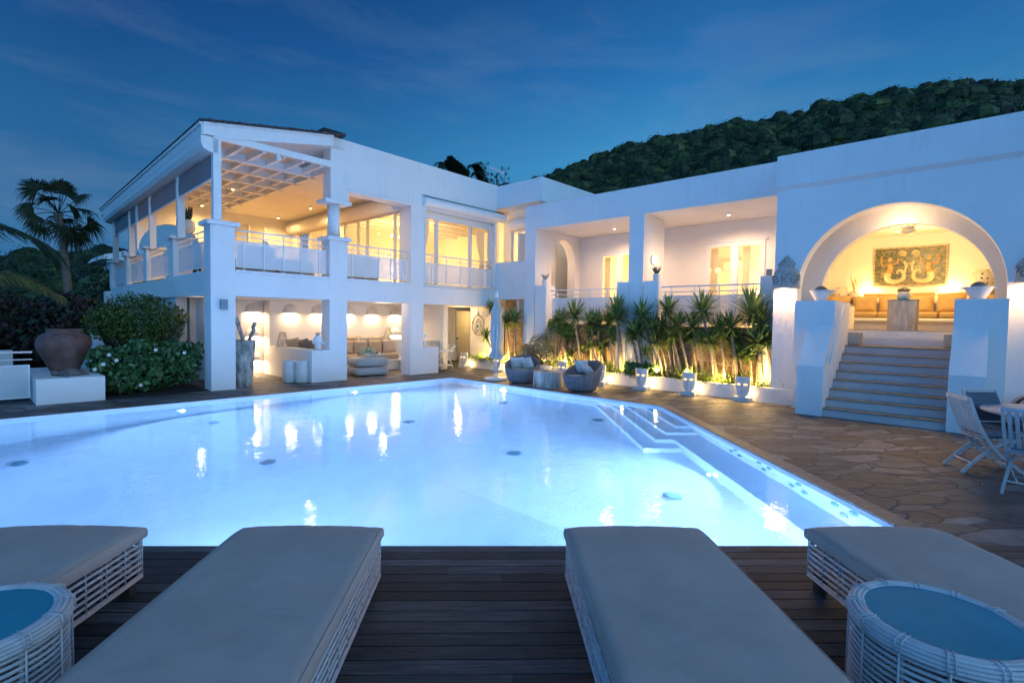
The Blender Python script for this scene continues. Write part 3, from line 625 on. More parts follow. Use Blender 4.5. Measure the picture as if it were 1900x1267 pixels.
b=MB(); b.prism([(3.98,5.93),(3.98,6.175),(7.149,6.72),(7.149,6.44),(4.5,5.93)],1,13.36,13.43); b.prism([(3.98,6.12),(3.98,6.185),(7.149,6.725),(7.149,6.66)],1,13.33,13.358); P('front_fascia','white',b)
b=WB(); b.box(-.12,14.6,-.20,-.10,5.91,6.19); b.box(-.12,14.6,-.235,-.202,6.12,6.185); P('west_fascia','white',b)
# pergola beams under the roof: coffered
b=MB(); b.box(4.25,7.14,13.40,13.50,5.88,6.03); 
yb=[14.6,15.7,16.8,17.9,19.0,20.1,21.2]
for y in yb: b.box(4.3,7.28,y,y+.12,5.80,6.02)
for x in (4.32,4.85,5.35,5.85,6.35,6.85): b.box(x,x+.07,13.50,21.9,5.84,6.00)
b.box(7.14,7.28,13.93,21.9,5.80,6.04); P('pergola_beam_grid','white',b)
b=MB(); 
xs_=[4.2,4.95,5.7,6.4,7.2]
b.add([(4.1,13.42,6.15),(7.5,13.42,6.45),(7.8,22.4,6.45),(4.3,22.4,6.15)],[(0,1,2,3)]); P('pergola_ceiling','iwall',b)
b=MB(); b.box(7.28,9.86,13.92,22.2,5.80,5.95); P('terrace_ceiling','iwall',b)
b=MB(); b.box(9.86,16.5,13.92,22.2,5.7,5.85); P('living_room_ceiling','iwall',b)
# ceiling ribs in living room
b=MB()
for k in range(9): b.box(9.95,16.4,14.6+k*.85,14.7+k*.85,5.56,5.698)
P('ceiling_ribs','white',b)
# terrace rear wall with arch
b=MB(); 
arc=[(5.35+1.15*math.cos(a),4.05+1.15*math.sin(a)) for a in [PI-i*PI/16 for i in range(17)]]
b.prism([(4.55,2.85),(4.2,2.85)][::1]+[(4.2,6.4),(9.86,5.9),(9.86,2.85),(6.5,2.85),(6.5,4.05)]+arc[::-1][1:-1]+[(4.2+.35,4.05)][:0]+[(4.2,4.05),(4.55,4.05)][1:],1,22.0,22.2) if False else None
pts=[(4.45,6.4),(4.45,4.05)]+[(5.5-1.0*math.cos(a),4.05+1.0*math.sin(a)) for a in [i*PI/16 for i in range(17)]]+[(6.5,2.85),(9.86,2.85),(9.86,6.4)]
b=MB(); b.prism(pts,1,22.0,22.2); P('terrace_rear_wall','iwall',b)
b=MB(); b.lathe([(.20,0),(.20,1.05),(.26,1.1),(.26,1.18)],16,(6.62,21.75,2.85)); P('round_column','iwall',b)
b=MB(); b.box(7.55,8.75,21.93,21.996,4.35,5.35); b2=b; P('rear_window','curtain',b)
b=MB(); 
for x in (7.5,8.10,8.72): b.box(x,x+.07,21.88,21.928,2.9,5.4)
P('rear_window_frame','frame',b)
# east wall of terrace with sliding doors (x = 9.85)
b=MB(); b.box(9.85,10.0,13.97,14.12,2.85,5.8); b.box(9.85,10.0,14.12,21.9,5.25,5.8); b.box(9.85,10.0,17.6,18.3,2.85,5.25); b.box(9.85,10.0,21.4,22,2.85,5.25); P('terrace_side_wall','iwall',b)
def sliding(par,fn,L,zb,zt,muls,fw=.06,fd=.08):
    b=MB(fn); b.box(0,L,0,fd,zt-fw,zt); b.box(0,L,0,fd,zb,zb+.04); 
    for m in [fw/2]+list(muls)+[L-fw/2]: b.box(m-fw/2,m+fw/2,.001,fd-.001,zb+.04,zt-fw)
    o=b.build('sliding_door','frame',par); g=MB(fn); g.box(fw,L-fw,fd*.45,fd*.45+.008,zb+.04,zt-fw); g.build('glass_pane','glass',o)
    
    for m in muls: k=MB(fn); k.box(m+fw/2,m+fw/2+.018,.002,fd+.01,zb+.04,zt-fw); k.build('door_seal','dark',o)
    return o
sliding(V1,lambda t,d,z:(9.90+d,14.14+t,z),3.44,2.87,5.24,(.35,2.0,2.6))
sliding(V1,lambda t,d,z:(9.90+d,18.32+t,z),3.06,2.87,5.24,(1.0,2.0))
def shutterbox(fn,L,par=V1,r=.20,z=5.42):
    b=MB(fn); c=[(0,z-.17)]+[(r*1.15*math.cos(a),z-.02+r*math.sin(a)) for a in [-PI*.35+i*PI*.85/8 for i in range(9)]]+[(0,z+.19)]
    b.prism(c,0,0,L); return b.build('shutter_box','white',par)
shutterbox(lambda t,d,z:(9.85-d,14.2+t,z),7.6,r=.26,z=5.47)
# front window C: x 10.39..13.61
b=MB(); b.box(10.36,10.42,YF-.02,YF+.16,2.90,5.36); b.box(13.56,13.62,YF-.02,YF+.16,2.90,5.36); b.box(10.42,13.56,YF-.02,YF+.16,5.30,5.37); b.box(10.36,13.62,YF-.03,YF+.14,2.84,2.898); P('window_surround','trim',b)
b=MB(); b.box(10.42,13.56,YF+.18,YF+.40,5.16,5.36); P('window_head','iwall',b)
sliding(V1,lambda t,d,z:(10.43+t,YF+.20+d,z),3.12,2.91,5.17,(.60,2.12),.085)
shutterbox(lambda t,d,z:(10.28+t,YF-d,z),3.72,r=.17,z=5.54)
# curtains
def curtain(fn,w,z0,z1,par=V1,mt='curtain',k=7,tie=None):
    b=MB(fn); n=k*6; vs=[];fs=[]; rows=8
    for j in range(rows+1):
        z=z0+(z1-z0)*j/rows; f=1.0 if not tie else 1-.5*math.exp(-((z-tie)/.45)**2)
        for i in range(n+1): u=i/n; vs.append((u*w*f,.035*math.sin(u*k*2*PI),z))
    for j in range(rows):
        for i in range(n): a=j*(n+1)+i; fs.append((a,a+1,a+n+2,a+n+1))
    b.add(vs,fs,True); return b.build('curtain',mt,par)
curtain(lambda t,d,z:(10.5+t,13.98+d,z),.42,2.9,5.15,tie=3.9); curtain(lambda t,d,z:(13.5-t,13.98+d,z),.42,2.9,5.15,tie=3.9)
# living room walls
b=MB(); b.box(16.4,16.5,14,22,2.85,5.7); b.box(10.0,16.4,20.6,20.7,2.85,5.7); P('living_room_wall','iwall',b)
b=MB(); arcp=[(12.3+2.4*math.cos(a),3.9+1.2*math.sin(a)) for a in [i*PI/20 for i in range(21)]]+[(12.3+2.2*math.cos(a),3.9+1.0*math.sin(a)) for a in [PI-i*PI/20 for i in range(21)]]
b.prism(arcp,1,20.5,20.59); P('wall_arch_moulding','trim',b)
# box volume to the right (facing -x at x=13.69)
V1b=V1
b=MB(); b.box(13.69,13.95,11.40,YF+.42,5.86,6.66); b.box(13.95,20,11.40,11.65,5.4,6.66); P('corner_parapet','wall',b)
b=MB(); b.add([(13.95,11.405,6.655),(20,11.405,6.655),(20,11.405,7.2)],[(0,1,2)]); 
b=MB(); b.box(13.70,20,11.42,YF+.4,5.862,5.95); P('corner_soffit','wall',b)
b=MB(); b.box(13.69,13.92,11.45,YF+.40,2.53,3.88); P('corner_balcony_wall','wall',b)
b=MB(); b.box(14.45,14.7,12.0,YF+.40,2.53,3.9); b.box(14.45,14.7,13.50,13.9,3.9,5.6); b.box(14.45,14.7,11.6,11.7,3.9,5.6); b.box(14.45,14.7,11.6,13.9,5.602,5.86); b.box(14.45,14.7,11.7,13.5,5.15,5.6); P('corner_rear_wall','wall',b)
sliding(V1,lambda t,d,z:(14.5+d,13.48-t,z),1.7,3.9,5.14,(.75,1.35),.07)
shutterbox(lambda t,d,z:(14.45-d,13.5-t,z),1.9,r=.22,z=5.38)
b=MB(); b.box(14.2,14.4,11.5,13.5,0.1,2.53); b.box(13.75,13.95,11.4,13.54,-.1,2.528) if False else None
P('stone_base_wall','rubble',b)
b=MB(); b.box(17.2,17.3,11.5,14.5,2.9,5.6); b.box(14.7,17.3,14.4,14.5,2.9,5.6); P('corner_room_wall','iwall',b)
# shell lights -------------------------------------------------------
MT['shell']=mat('ribbed_plaster_shell',(.70,.67,.62),.7,.06)
def shell(c,w,label=None,drop=True,grp=None,dirn=(0,-1)):
    t=thing('shell_wall_lamp',label,'wall lamp',c,0,grp)
    b=MB(); vs=[];fs=[]; n=26; m=9; h=w*.60
    for j in range(m+1):
        ph=j/m*PI/2
        for i in range(n+1):
            th=PI*i/n; rr=1+.035*math.sin(th*22+j*.9)
            x=-math.cos(th)*w/2*rr; zc=math.sin(th)*h*rr; s_=math.cos(ph)
            vs.append((x*s_ if j<m else 0,-.16*math.sin(ph)*math.sin(th)**.7 if i not in (0,n) else 0,zc*s_*1.0))
    vs=[];
    for j in range(m+1):
        f=j/m
        for i in range(n+1):
            th=PI*i/n; x=-math.cos(th)*w/2; zt=math.sin(th)*h
            rr=1+.02*math.sin(th*24+f*3); 
            vs.append((x*(1-.0*f)*rr,-.17*math.sin(PI/2*f)*max(0,math.sin(th))**.6,zt*(1-f)**.75*rr if f<1 else 0))
    for j in range(m):
        for i in range(n): a=j*(n+1)+i; fs.append((a,a+1,a+n+2,a+n+1))
    b.add(vs,fs,True); b.build('shell_shade','shell',t,world=False)
    b=MB(); b.ball((0,-.06,.03),.03,10); b.build('bulb','warm',t,world=False)
    lamp('AREA',(c[0],c[1]-.075,c[2]-.004),PSH*(1 if drop else .8),(1,.66,.36),parent=t,size=(w*.7,.11)); return t
PSH=14.
gs='shell lamps along the lounge wall'
for i,(x,lb) in enumerate([(7.26,'ribbed shell lamp over the left arm of the lounge sofa, first of the wall row'),(8.18,'ribbed shell lamp half hidden by the second pillar, left side'),(9.22,'ribbed shell lamp just right of the second pillar'),(10.18,'ribbed shell lamp above the middle of the lounge sofa'),(11.15,'ribbed shell lamp at the right end of the lounge wall')]): shell((x,16.236,1.90),.5,lb,grp=gs)
for z,lb in ((1.91,'topmost ribbed shell lamp of the stack of three in the passage'),(1.16,'middle ribbed shell lamp of the stack behind the driftwood'),(.42,'lowest ribbed shell lamp of the stack by the passage floor')): shell((6.31,16.716,z),.5,lb,grp='stacked shell lamps in the passage')
shell((11.15,16.236,1.17),.5,'low ribbed shell lamp behind the right end of the lounge sofa',grp=gs)
# terrace ceiling spots and the rest of the house lamps, plus added lounge fill light
def spotlight(x,y,z,e,par,name='ceiling_spotlight',col=(1,.58,.22),drop=.10):
    b=MB(); b.lathe([(.045,0),(.05,.06),(.03,.09),(.02,drop+.02)],14,(x,y,z-drop-.02)); o=b.build(name,'white',par)
    b=MB(); b.lathe([(1e-5,0),(.035,0),(.04,.012)],14,(x,y,z-drop-.035)); b.build('bulb','warm',o)
    if e: lamp('SPOT',(x,y,z-drop-.05),e*4.6,col,.05,parent=o,rot=(0,0,-1),spot=R(168))
TW=(1,.64,.22)
for x,y,z,e in ((8.9,21.0,5.8,66),(8.87,18.2,5.8,68),(6.09,17.7,5.86,38),(6.25,21.2,5.86,38),(8.5,15.0,5.8,28)): spotlight(x,y,z,e,V1,col=TW)
b=MB(); b.lathe([(.04,0),(.06,.05),(.06,.12),(.03,.16)],14,(5.69,13.40,5.70)); P('flood_lamp','white',b)
lamp('POINT',(7.0,20.9,3.7),40,TW,.15,V1)
lamp('POINT',(12.6,17.0,4.9),260,TW,.3,V1); lamp('POINT',(14.4,19.0,4.2),130,TW,.15,V1); lamp('POINT',(11.2,16.5,3.6),60,TW,.15,V1)
lamp('POINT',(15.8,12.9,4.5),110,TW,.15,V1); lamp('POINT',(15.6,18.0,1.9),22,TW,.1,V1); lamp('POINT',(13.4,15.2,2.0),28,(1,.62,.30),.1,V1)
lamp('POINT',(9.4,14.3,2.1),12,(1,.72,.50),.1,V1); lamp('POINT',(7.6,14.6,2.1),6,(1,.72,.50),.1,V1); lamp('POINT',mapW(1.9,.27,1.95),5,(1,.70,.50),.05,V1)  # lounge points added to brighten the wicker table, without any fixture
# wall lamp on the first pillar (unlit)
t=thing('wall_lamp','small blue grey box lamp on the first pillar','wall lamp',(4.415,13.497,1.93)); b=MB(); b.box(-.075,.075,-.10,0,0,.24); b.build('lamp_body','lampbox',t,world=False)
b=MB(); b.box(-.06,.06,-.085,-.015,.2405,.25); b.build('lamp_cover','white',t,world=False)
# ================================================================== bedroom wing
V2=thing('bedroom_wing','low white wing with two open terraces above the yucca bed','house wing',(14.5,8,0))
def PB(name,mt,b,par=None): return b.build(name,mt,par or V2)
def BB(): return MB(mapB)
b=BB(); b.prism([(3.60,4.77),(11.06,4.77),(11.06,1.0),(11.52,1.0),(11.52,5.54),(3.60,5.54)],0,13.0,13.35); PB('terrace_facade','wall',b)
b=BB(); b.box(13.0,14.2,7.15,7.60,0,4.768); PB('terrace_pillar','wall',b)
b=BB(); b.box(13.35,15.5,11.062,11.3,1,4.77); 
# left wall with arch opening (y = 11.06 plane)
b=BB(); aa=[(14.54-.68*math.cos(t_),3.78+.80*math.sin(t_)) for t_ in [i*PI/16 for i in range(17)]]
b.box(13.35,13.86,11.06,11.40,1.7,4.77); b.box(15.22,15.6,11.06,11.40,1.7,4.77)
for (xa,za),(xb,zb_) in zip(aa[:-1],aa[1:]):
    v=[(xa,y,z) for y in (11.06,11.40) for z in (za,4.77)]+[(xb,y,z) for y in (11.06,11.40) for z in (zb_,4.77)]
    b.add(v,[(0,1,5,4),(2,6,7,3),(0,4,6,2)])
# prism axis=1 expects (x,z) in (u,w)
PB('arched_side_wall','iwall',b)
b=BB(); b.box(13.4,16.5,12.1,12.2,1.7,4.8); PB('passage_wall','iwall',b)
b=BB(); 
b.box(13.9,15.3,12.02,12.06,2.9,4.4); o=PB('shutter_frame','white',b); c=BB()
for k in range(24): c.box(14.3,15.1,12.0,12.018,3.05+k*.05,3.085+k*.05)
PB('shutter_louvres','trim',c,o)
b=BB(); b.box(15.5,15.6,3.5,11.05,1.7,4.77) if False else None
# rear wall with two glazed doors
def doorY(y0,y1): return (y0,y1)
D1=(8.62,10.18); D2=(4.75,6.42); zt=4.17
b=BB()
for y0,y1 in ((3.62,D2[0]),(D2[1],D1[0]),(D1[1],11.06)): b.box(15.5,15.62,y0,y1,1.7,4.77)
for d in (D1,D2): b.box(15.5,15.62,d[0],d[1],zt,4.77)
PB('terrace_rear_wall','iwall',b)
b=BB(); b.box(13.352,15.62,3.62,11.40,4.772,5.0); b.box(13.352,15.62,3.50,3.615,1.0,5.0); PB('terrace_ceiling','iwall',b)
b=BB(); b.box(13.06,15.62,3.62,11.04,1.55,1.70); PB('terrace_floor','cstone',b)
b=BB(); b.box(13.10,13.3,3.4,7.14,0,1.54); b.box(13.10,13.3,7.61,11.05,0,1.54); PB('rubble_base_wall','rubble',b)
for d in (D1,D2):
    m_=(d[0]+d[1])/2
    b=BB(); 
    for a,c in ((d[0],d[0]+.12),(m_-.11,m_+.11),(d[1]-.12,d[1])): b.box(15.47,15.53,a,c,1.7,zt)
    b.box(15.47,15.53,d[0]+.12,m_-.11,zt-.12,zt); b.box(15.47,15.53,m_+.11,d[1]-.12,zt-.12,zt); b.box(15.45,15.50,d[0]-.06,d[1]+.06,zt+.002,zt+.06)
    o=PB('glazed_door','white',b)
    c=BB(); c.box(15.495,15.505,d[0]+.1,d[1]-.1,1.72,zt-.1); PB('glass_pane','glass',c,o)
# bedrooms behind
b=BB(); b.box(18.4,18.5,3.63,11.0,1.7,4.5); b.box(15.62,18.4,7.3,7.4,1.7,4.5); b.box(15.62,18.4,10.9,11.0,1.7,4.5); b.box(15.62,18.4,3.63,3.7,1.7,4.5); b.box(15.62,18.5,3.63,11.0,4.5,4.6); b.box(15.62,18.5,3.63,11.0,1.6,1.7); PB('bedroom_wall','iwall',b)
for d in (D1,D2):
    o=curtain(lambda t,dd,z,_d=d:mapB(15.75+dd,_d[1]-.02-t,z),.24,1.75,4.05,V2)
curtain(lambda t,dd,z:mapB(15.75+dd,5.45-t,z),.22,1.75,4.05,V2)
b=BB(); b.box(18.36,18.398,4.3,5.1,1.7,3.5); PB('bedroom_door','brown',b)
b=BB(); b.rbox(18.1,18.39,6.0,6.9,3.6,3.95,.05); PB('air_conditioner','white',b)
# terrace side piers (low posts beside the railings)
for (y0,y1) in ((10.52,10.97),(7.606,7.91),(6.64,7.08),(3.62,4.05)):
    b=BB(); b.box(12.93,13.4 if y0!=7.606 else 13.3,y0,y1,.3,2.92); PB('low_pier','wall',b)
railing(7.91*SB*0+(10.36-7.91)*SB,lambda t,d,z:((13.05)*SB-d,(10.40)*SB-t,z),par=V2,z0=1.74,h=1.04,nposts=4)
railing((6.60-4.06)*SB,lambda t,d,z:((13.05)*SB-d,(6.60)*SB-t,z),par=V2,z0=1.74,h=1.04,nposts=4)
def bulkhead(c,n,label):
    t=thing('bulkhead_lamp',label,'wall lamp',c); q=Vector(n).to_track_quat('Z','Y').to_matrix().to_4x4()
    b=MB(); b.M=q; b.lathe([(.15,0),(.15,.03),(.135,.05),(.125,.05),(.125,.02)],24,sy=1); b.build('lamp_ring','white',t,world=False)
    b=MB(); b.M=q; b.lathe([(.123,.035),(.10,.075),(.05,.095),(1e-5,.10)],24); b.build('lamp_glass','warm',t,world=False)
    lamp('POINT',tuple(Vector(c)+Vector(n)*.34),6,(1,.60,.30),.1,t)
bulkhead(mapB(13.55,7.148,3.56),(0,-1,0),'round glowing bulkhead lamp on the side of the terrace pillar')
for y in (8.9,5.35):
    p=mapB(14.3,y,4.77); spotlight(*p,85,V2,'ceiling_light',(1,.64,.38),drop=.03)
for y,x in ((9.4,17.2),(5.6,17.2)):
    p=mapB(x,y,3.4); lamp('POINT',p,170,(1,.60,.20),.12,V2)
lamp('POINT',mapB(14.6,11.7,3.9),14,(1,.60,.3),.1,V2)
# ================================================================== arched pavilion
V3=thing('arched_pavilion','white pavilion with big round arch, wide stair and tan sofa inside','pavilion',(14.5,1.5,0))
def P3(name,mt,b,par=None): return b.build(name,mt,par or V3)
def archwall(name,x0,x1,cy_,cz,r,ylo,yhi,zb,ztop,mt):
    n=36; a=[(cy_+r*math.cos(t_),cz+r*math.sin(t_)) for t_ in [i*PI/n for i in range(n+1)]]
    pts=[(cy_+r,zb)]+a+[(cy_-r,zb),(ylo,zb),(ylo,ztop),(yhi,ztop),(yhi,zb)]
    b=MB(); b.prism(pts,0,x0,x1); return P3(name,mt,b)
archwall('arch_facade','wall' if False else 12.8,13.2,1.54,2.55,1.70,-6.0,3.70,1.20,5.56,'wall') if False else None
archwall('arch_facade',12.8,13.2,1.54,2.55,1.70,-6.0,3.71,.0,5.55,'wall')
b=MB(); b.prism([(12.80,4.80),(12.70,4.88),(12.70,5.56),(12.80,5.56)],1,-6.0,3.71); P3('parapet_band','wall',b)
archwall('inner_arch',13.9,14.2,1.50,2.50,1.50,-.9,3.6,1.36,4.6,'iwall')
b=MB(); b.box(13.2,13.9,3.55,3.7,1.36,4.6); b.box(13.2,13.9,-.75,-.6,1.36,4.6); b.box(13.2,13.9,-.75,3.7,4.6,4.75); P3('vestibule_wall','iwall',b)
b=MB(); b.box(17.35,17.5,-1.6,3.6,1.7,4.4); b.box(14.2,17.35,3.52,3.60,1.7,4.4); b.box(14.2,17.35,-1.5,-1.35,1.7,4.4); P3('room_wall','iwall',b)
b=MB(); b.box(14.2,17.5,-1.6,3.6,4.22,4.38); P3('room_ceiling','iwall',b)
b=MB(); b.box(14.58,17.4,-1.5,3.5,1.55,1.70); P3('room_floor','cstone',b); b=MB(); b.box(14.565,14.579,-1.0,3.5,1.532,1.69); P3('floor_riser','trim',b)
b=MB(); b.box(14.28,14.579,-1.0,3.5,1.362,1.53); P3('room_step','trim',b)
b=MB(); b.box(16.25,17.35,-1.3,3.5,1.701,1.90); b.rbox(16.12,17.35,-1.3,3.5,1.90,2.0,.045); b.box(17.0,17.35,-1.3,3.5,2.0,2.42); P3('sofa_base','white',b)
lamp('POINT',(17.12,2.55,2.75),26,(1,.55,.18),.05,V3); lamp('POINT',(17.12,.82,2.75),26,(1,.55,.18),.05,V3)
lamp('POINT',(15.6,1.5,3.55),125,(1,.63,.22),.2,V3); lamp('POINT',(13.55,1.5,3.9),26,(1,.62,.30),.1,V3)  # vestibule point is added fill to brighten the trunk table and landing
# stairs ---------------------------------------------------------------
ST=thing('entrance_stairs','eight step white staircase with sandy treads up to the arch','stairs',(12.6,1.5,0))
for i in range(8):
    x0=11.66+i*.272; z1=.17*(i+1); 
    b=MB(); b.box(x0+.02,14.3 if i==7 else 14.28-.001*i,.535,2.405,.17*i if i else 0,z1-.028); o=b.build('riser','riser',ST)
    b=MB(); xe=x0+.30 if i<7 else 14.28; b.box(x0,xe,.537,2.403,z1-.028+.0005,z1); b.build('tread','cstone',o)
def cheek(y0,y1):
    b=MB(); b.prism([(11.62,0),(12.40,0),(12.40,1.78),(12.33,1.78),(11.62,.98)],1,y0,y1); return b.build('stair_cheek','wall',ST)
cheek(2.41,2.88); cheek(.05,.53)
b=MB(); b.box(12.401,13.9,2.41,3.16,0,2.31); b.build('stair_pier','wall',ST)
b=MB(); b.box(12.401,13.9,-.19,.53,0,2.31); b.build('stair_pier','wall',ST)
b=MB(); b.tube([(11.78,2.345,1.05),(12.45,2.345,1.86),(12.9,2.345,2.25)],.018,8); 
for x,z in ((11.95,1.24),(12.7,2.06)): b.tube([(x,2.345,z),(x,2.345,z-.10),(x,2.41,z-.10)],.010,6)
b.build('handrail','white',ST)
# planter ---------------------------------------------------------------
b=MB(); b.add(*(lambda pts:( [(x,y,0) for x,y in pts]+[(x,y,.335) for x,y in pts],[(0,1,5,4),(1,2,6,5),(2,3,7,6),(3,0,4,7),(4,5,6,7)]))([(12.66,3.17),(12.78,3.17),(13.30,14.95),(13.18,14.95)]))
b.add(*(lambda pts:( [(x,y,0) for x,y in pts]+[(x,y,.335) for x,y in pts],[(0,1,5,4),(1,2,6,5),(2,3,7,6),(3,0,4,7),(4,5,6,7)]))([(13.302,14.83),(13.98,14.83),(13.98,14.95),(13.302,14.95)]))
pl=b.build('planter_wall','wall'); tag(pl,'long low white planter wall running under the yuccas','planter')
b=MB(); b.add([(12.78,3.2,.27),(13.5,3.2,.27),(14.2,14.9,.27),(13.30,14.9,.27)],[(0,1,2,3)]); tag(b.build('planting_soil','soil'),kind='structure')
# ================================================================== loungers and side tables (deck frame)
random.seed(11)
def decklocal(r,f): return es(r*2**.5,f*2**.5)
def make_lounger():
    t=thing('sun_lounger','x','sun lounger',(0,0,0),R(-45))
    W_,L_=.90,2.05   # local x across, y: 0 = foot end at the pool, negative towards the head
    b=MB()
    zs=[.115+.039*k for k in range(6)]+[.345]
    for z in zs:
        rr=rnd(.0085,.0095); j=lambda:rnd(-.002,.002)
        b.tube([(-W_/2+.03,-.015+j(),z),(W_/2-.03,-.015+j(),z)],rr,7); b.tube([(-W_/2+.03,-L_+.015,z),(W_/2-.03,-L_+.015,z)],rr,7)
        for sx in (-1,1):
            b.tube([(sx*(W_/2-.015)+j(),-.02,z+j()),(sx*(W_/2-.015)+j(),-L_*.5,z+j()),(sx*(W_/2-.015)+j(),-L_+.02,z+j())],rr,7)
    for z in (.10,.355):
        for sx in (-1,1): b.tube([(sx*(W_/2-.012),-.02,z),(sx*(W_/2-.012),-L_+.02,z)],.009,6)
    
    n=13
    for k in range(n+1):
        y=-.02-(L_-.04)*k/n
        for sx in (-1,1):
            x=sx*(W_/2-.010); b.tube([(x,y,.10),(x,y,.36)],.0042,6); (k%2==0) and b.tube([(x-sx*.03,y,.11),(x-sx*.03,y,.35)],.007,6)
    for k in range(7):
        x=-W_/2+.03+(W_-.06)*k/6
        for y in (-.012,-L_+.012): b.tube([(x,y,.10),(x,y,.36)],.006,6)
    b.build('rattan_frame','wicker_w',t,world=False)
    b=MB(); b.box(-W_/2+.04,W_/2-.04,-L_+.04,-.04,.325,.345); b.build('seat_board','wood',t,world=False)
    for sx in (-1,1):
        for y in (-.09,-L_+.03):
            b=MB(); b.box(sx*(W_/2-.075)-.03,sx*(W_/2-.075)+.03,y-.0,y+.06,0,.112); b.build('leg','wood',t,world=False)
    # mattress: soft slab with drooping pointed corners at the foot end
    b=MB(); nx,ny=22,46; vs=[];fs=[]
    hw=W_/2+.005; 
    def top(u,v):
        # u across -1..1, v 0 (foot) .. 1 (head)
        z=.432+.010*(1-u*u)-.022*max(0,1-v*9)**2+.006*mnoise.noise(Vector((u*2.5,v*7,1)))+.0035*mnoise.noise(Vector((u*7,v*16,4)))
        return z
    prof=[(-.995,.345),(-1.006,.37),(-1.004,.395),(-.985,.418)]
    cols=prof+[(-.95+1.9*i/nx,None) for i in range(nx+1)]+[(-p[0],p[1]) for p in prof[::-1]]
    m=len(cols)
    for jx in range(ny+1):
        v=jx/ny; y=.012-(L_+.012)*v
        for (u,zz) in cols:
            x=u*hw
            z=top(u,v) if zz is None else zz-.020*max(0,1-v*9)**2*(zz-.345)/.07+.004*math.sin(v*23+u)*(zz<.38)
            vs.append((x,y-.012*abs(u)**3*(v<.02),z))
    for jx in range(ny):
        for i in range(m-1): a=jx*m+i; fs.append((a,a+m,a+m+1,a+1))
    # foot end face
    b0=len(vs); rows=5
    for r_ in range(rows):
        f=(r_+1)/rows
        for i,(u,zz) in enumerate(cols):
            zt=vs[i][2]; vs.append((vs[i][0],vs[i][1]+.018*math.sin(f*PI)*(1-.5*abs(u)),zt+(.352-zt)*f))
    for r_ in range(rows):
        for i in range(m-1):
            a=(i if r_==0 else b0+(r_-1)*m+i); c=b0+r_*m+i; fs.append((a,a+1,c+1,c))
    b.add(vs,fs,True)
    b.build('mattress','cush',t,world=False)
    b=MB()
    for sx in (-1,1):
        b.ball((sx*(hw-.012),.002,.375),.024,10,.7,.8,1.4)
    b.build('cushion_corner','cush',t,world=False)
    b=MB()
    for sx in (-1,1): b.tube([(sx*hw*.985,.008-(L_)*k/40,.422-.018*max(0,1-k/4)**2) for k in range(41)],.0035,6)
    b.build('piping','cush',t,world=False)
    return t
lg=make_lounger()
LN=[(-2.67,'white rattan lounger with taupe mattress at far left beside the left glass topped table'),(-1.15,'white rattan lounger with taupe mattress, left one of the middle pair'),(.955,'white rattan lounger with taupe mattress, right one of the middle pair'),(2.60,'white rattan lounger with taupe mattress at far right behind the right glass topped table')]
for i,(r,lb) in enumerate(LN):
    x,y=decklocal(r,3.39); o=lg if i==0 else copy_tree(lg)
    o.location=(x,y,.011); o['label']=lb; o['group']='rattan sun loungers along the pool edge'
def make_table(label,x,y,rad):
    t=thing('side_table',label,'side table',(x,y,.011),R(-45),'round rattan side tables between the loungers'); b=MB()
    ring=lambda r,z,rt,n=44:b.tube([(r*math.cos(2*PI*k/n),r*math.sin(2*PI*k/n),z+rnd(-.001,.001)) for k in range(n)],rt,7,closed=True)
    for z in [.025+.0272*k for k in range(16)]: ring(rad-.012,z,.0082)
    for z in (.05,.25,.43): ring(rad-.04,z,.009)
    b.build('rattan_body','wicker_w',t,world=False); b=MB()
    for (r,z) in ((rad,.458),(rad,.474),(rad-.003,.490),(rad-.018,.500),(rad-.036,.502),(rad-.052,.499)): b.tube([(r*math.cos(2*PI*k/52),r*math.sin(2*PI*k/52),z) for k in range(52)],.0095,8,closed=True)
    b.build('rattan_rim','wicker_w',t,world=False); b=MB()
    for k in range(13):
        a=2*PI*k/13+.2; c,s_=math.cos(a),math.sin(a); b.tube([((rad-.028)*c,(rad-.028)*s_,.0),((rad-.028)*c,(rad-.028)*s_,.46)],.008,7); b.tube([((rad+.002)*c,(rad+.002)*s_,.02),((rad)*c,(rad)*s_,.45)],.0042,6)
        for dz in (-.012,.012):
            a2=a+dz/rad; b.tube([((rad+.014)*math.cos(a2),(rad+.014)*math.sin(a2),.455),((rad+.010)*math.cos(a2),(rad+.010)*math.sin(a2),.503),((rad-.03)*math.cos(a2),(rad-.03)*math.sin(a2),.514),((rad-.062)*math.cos(a2),(rad-.062)*math.sin(a2),.508)],.003,5)
    b.build('rattan_upright','wicker_w',t,world=False)
    b=MB(); b.lathe([(1e-5,.492),(rad-.058,.492),(rad-.058,.503),(1e-5,.503)],48,smooth=False); b.build('glass_top','frost',t,world=False)
    return t
make_table('round white rattan table with blue glass top at the left edge',.015,3.06,.335)
make_table('round white rattan table with blue glass top in the right corner',2.95,.113,.345)
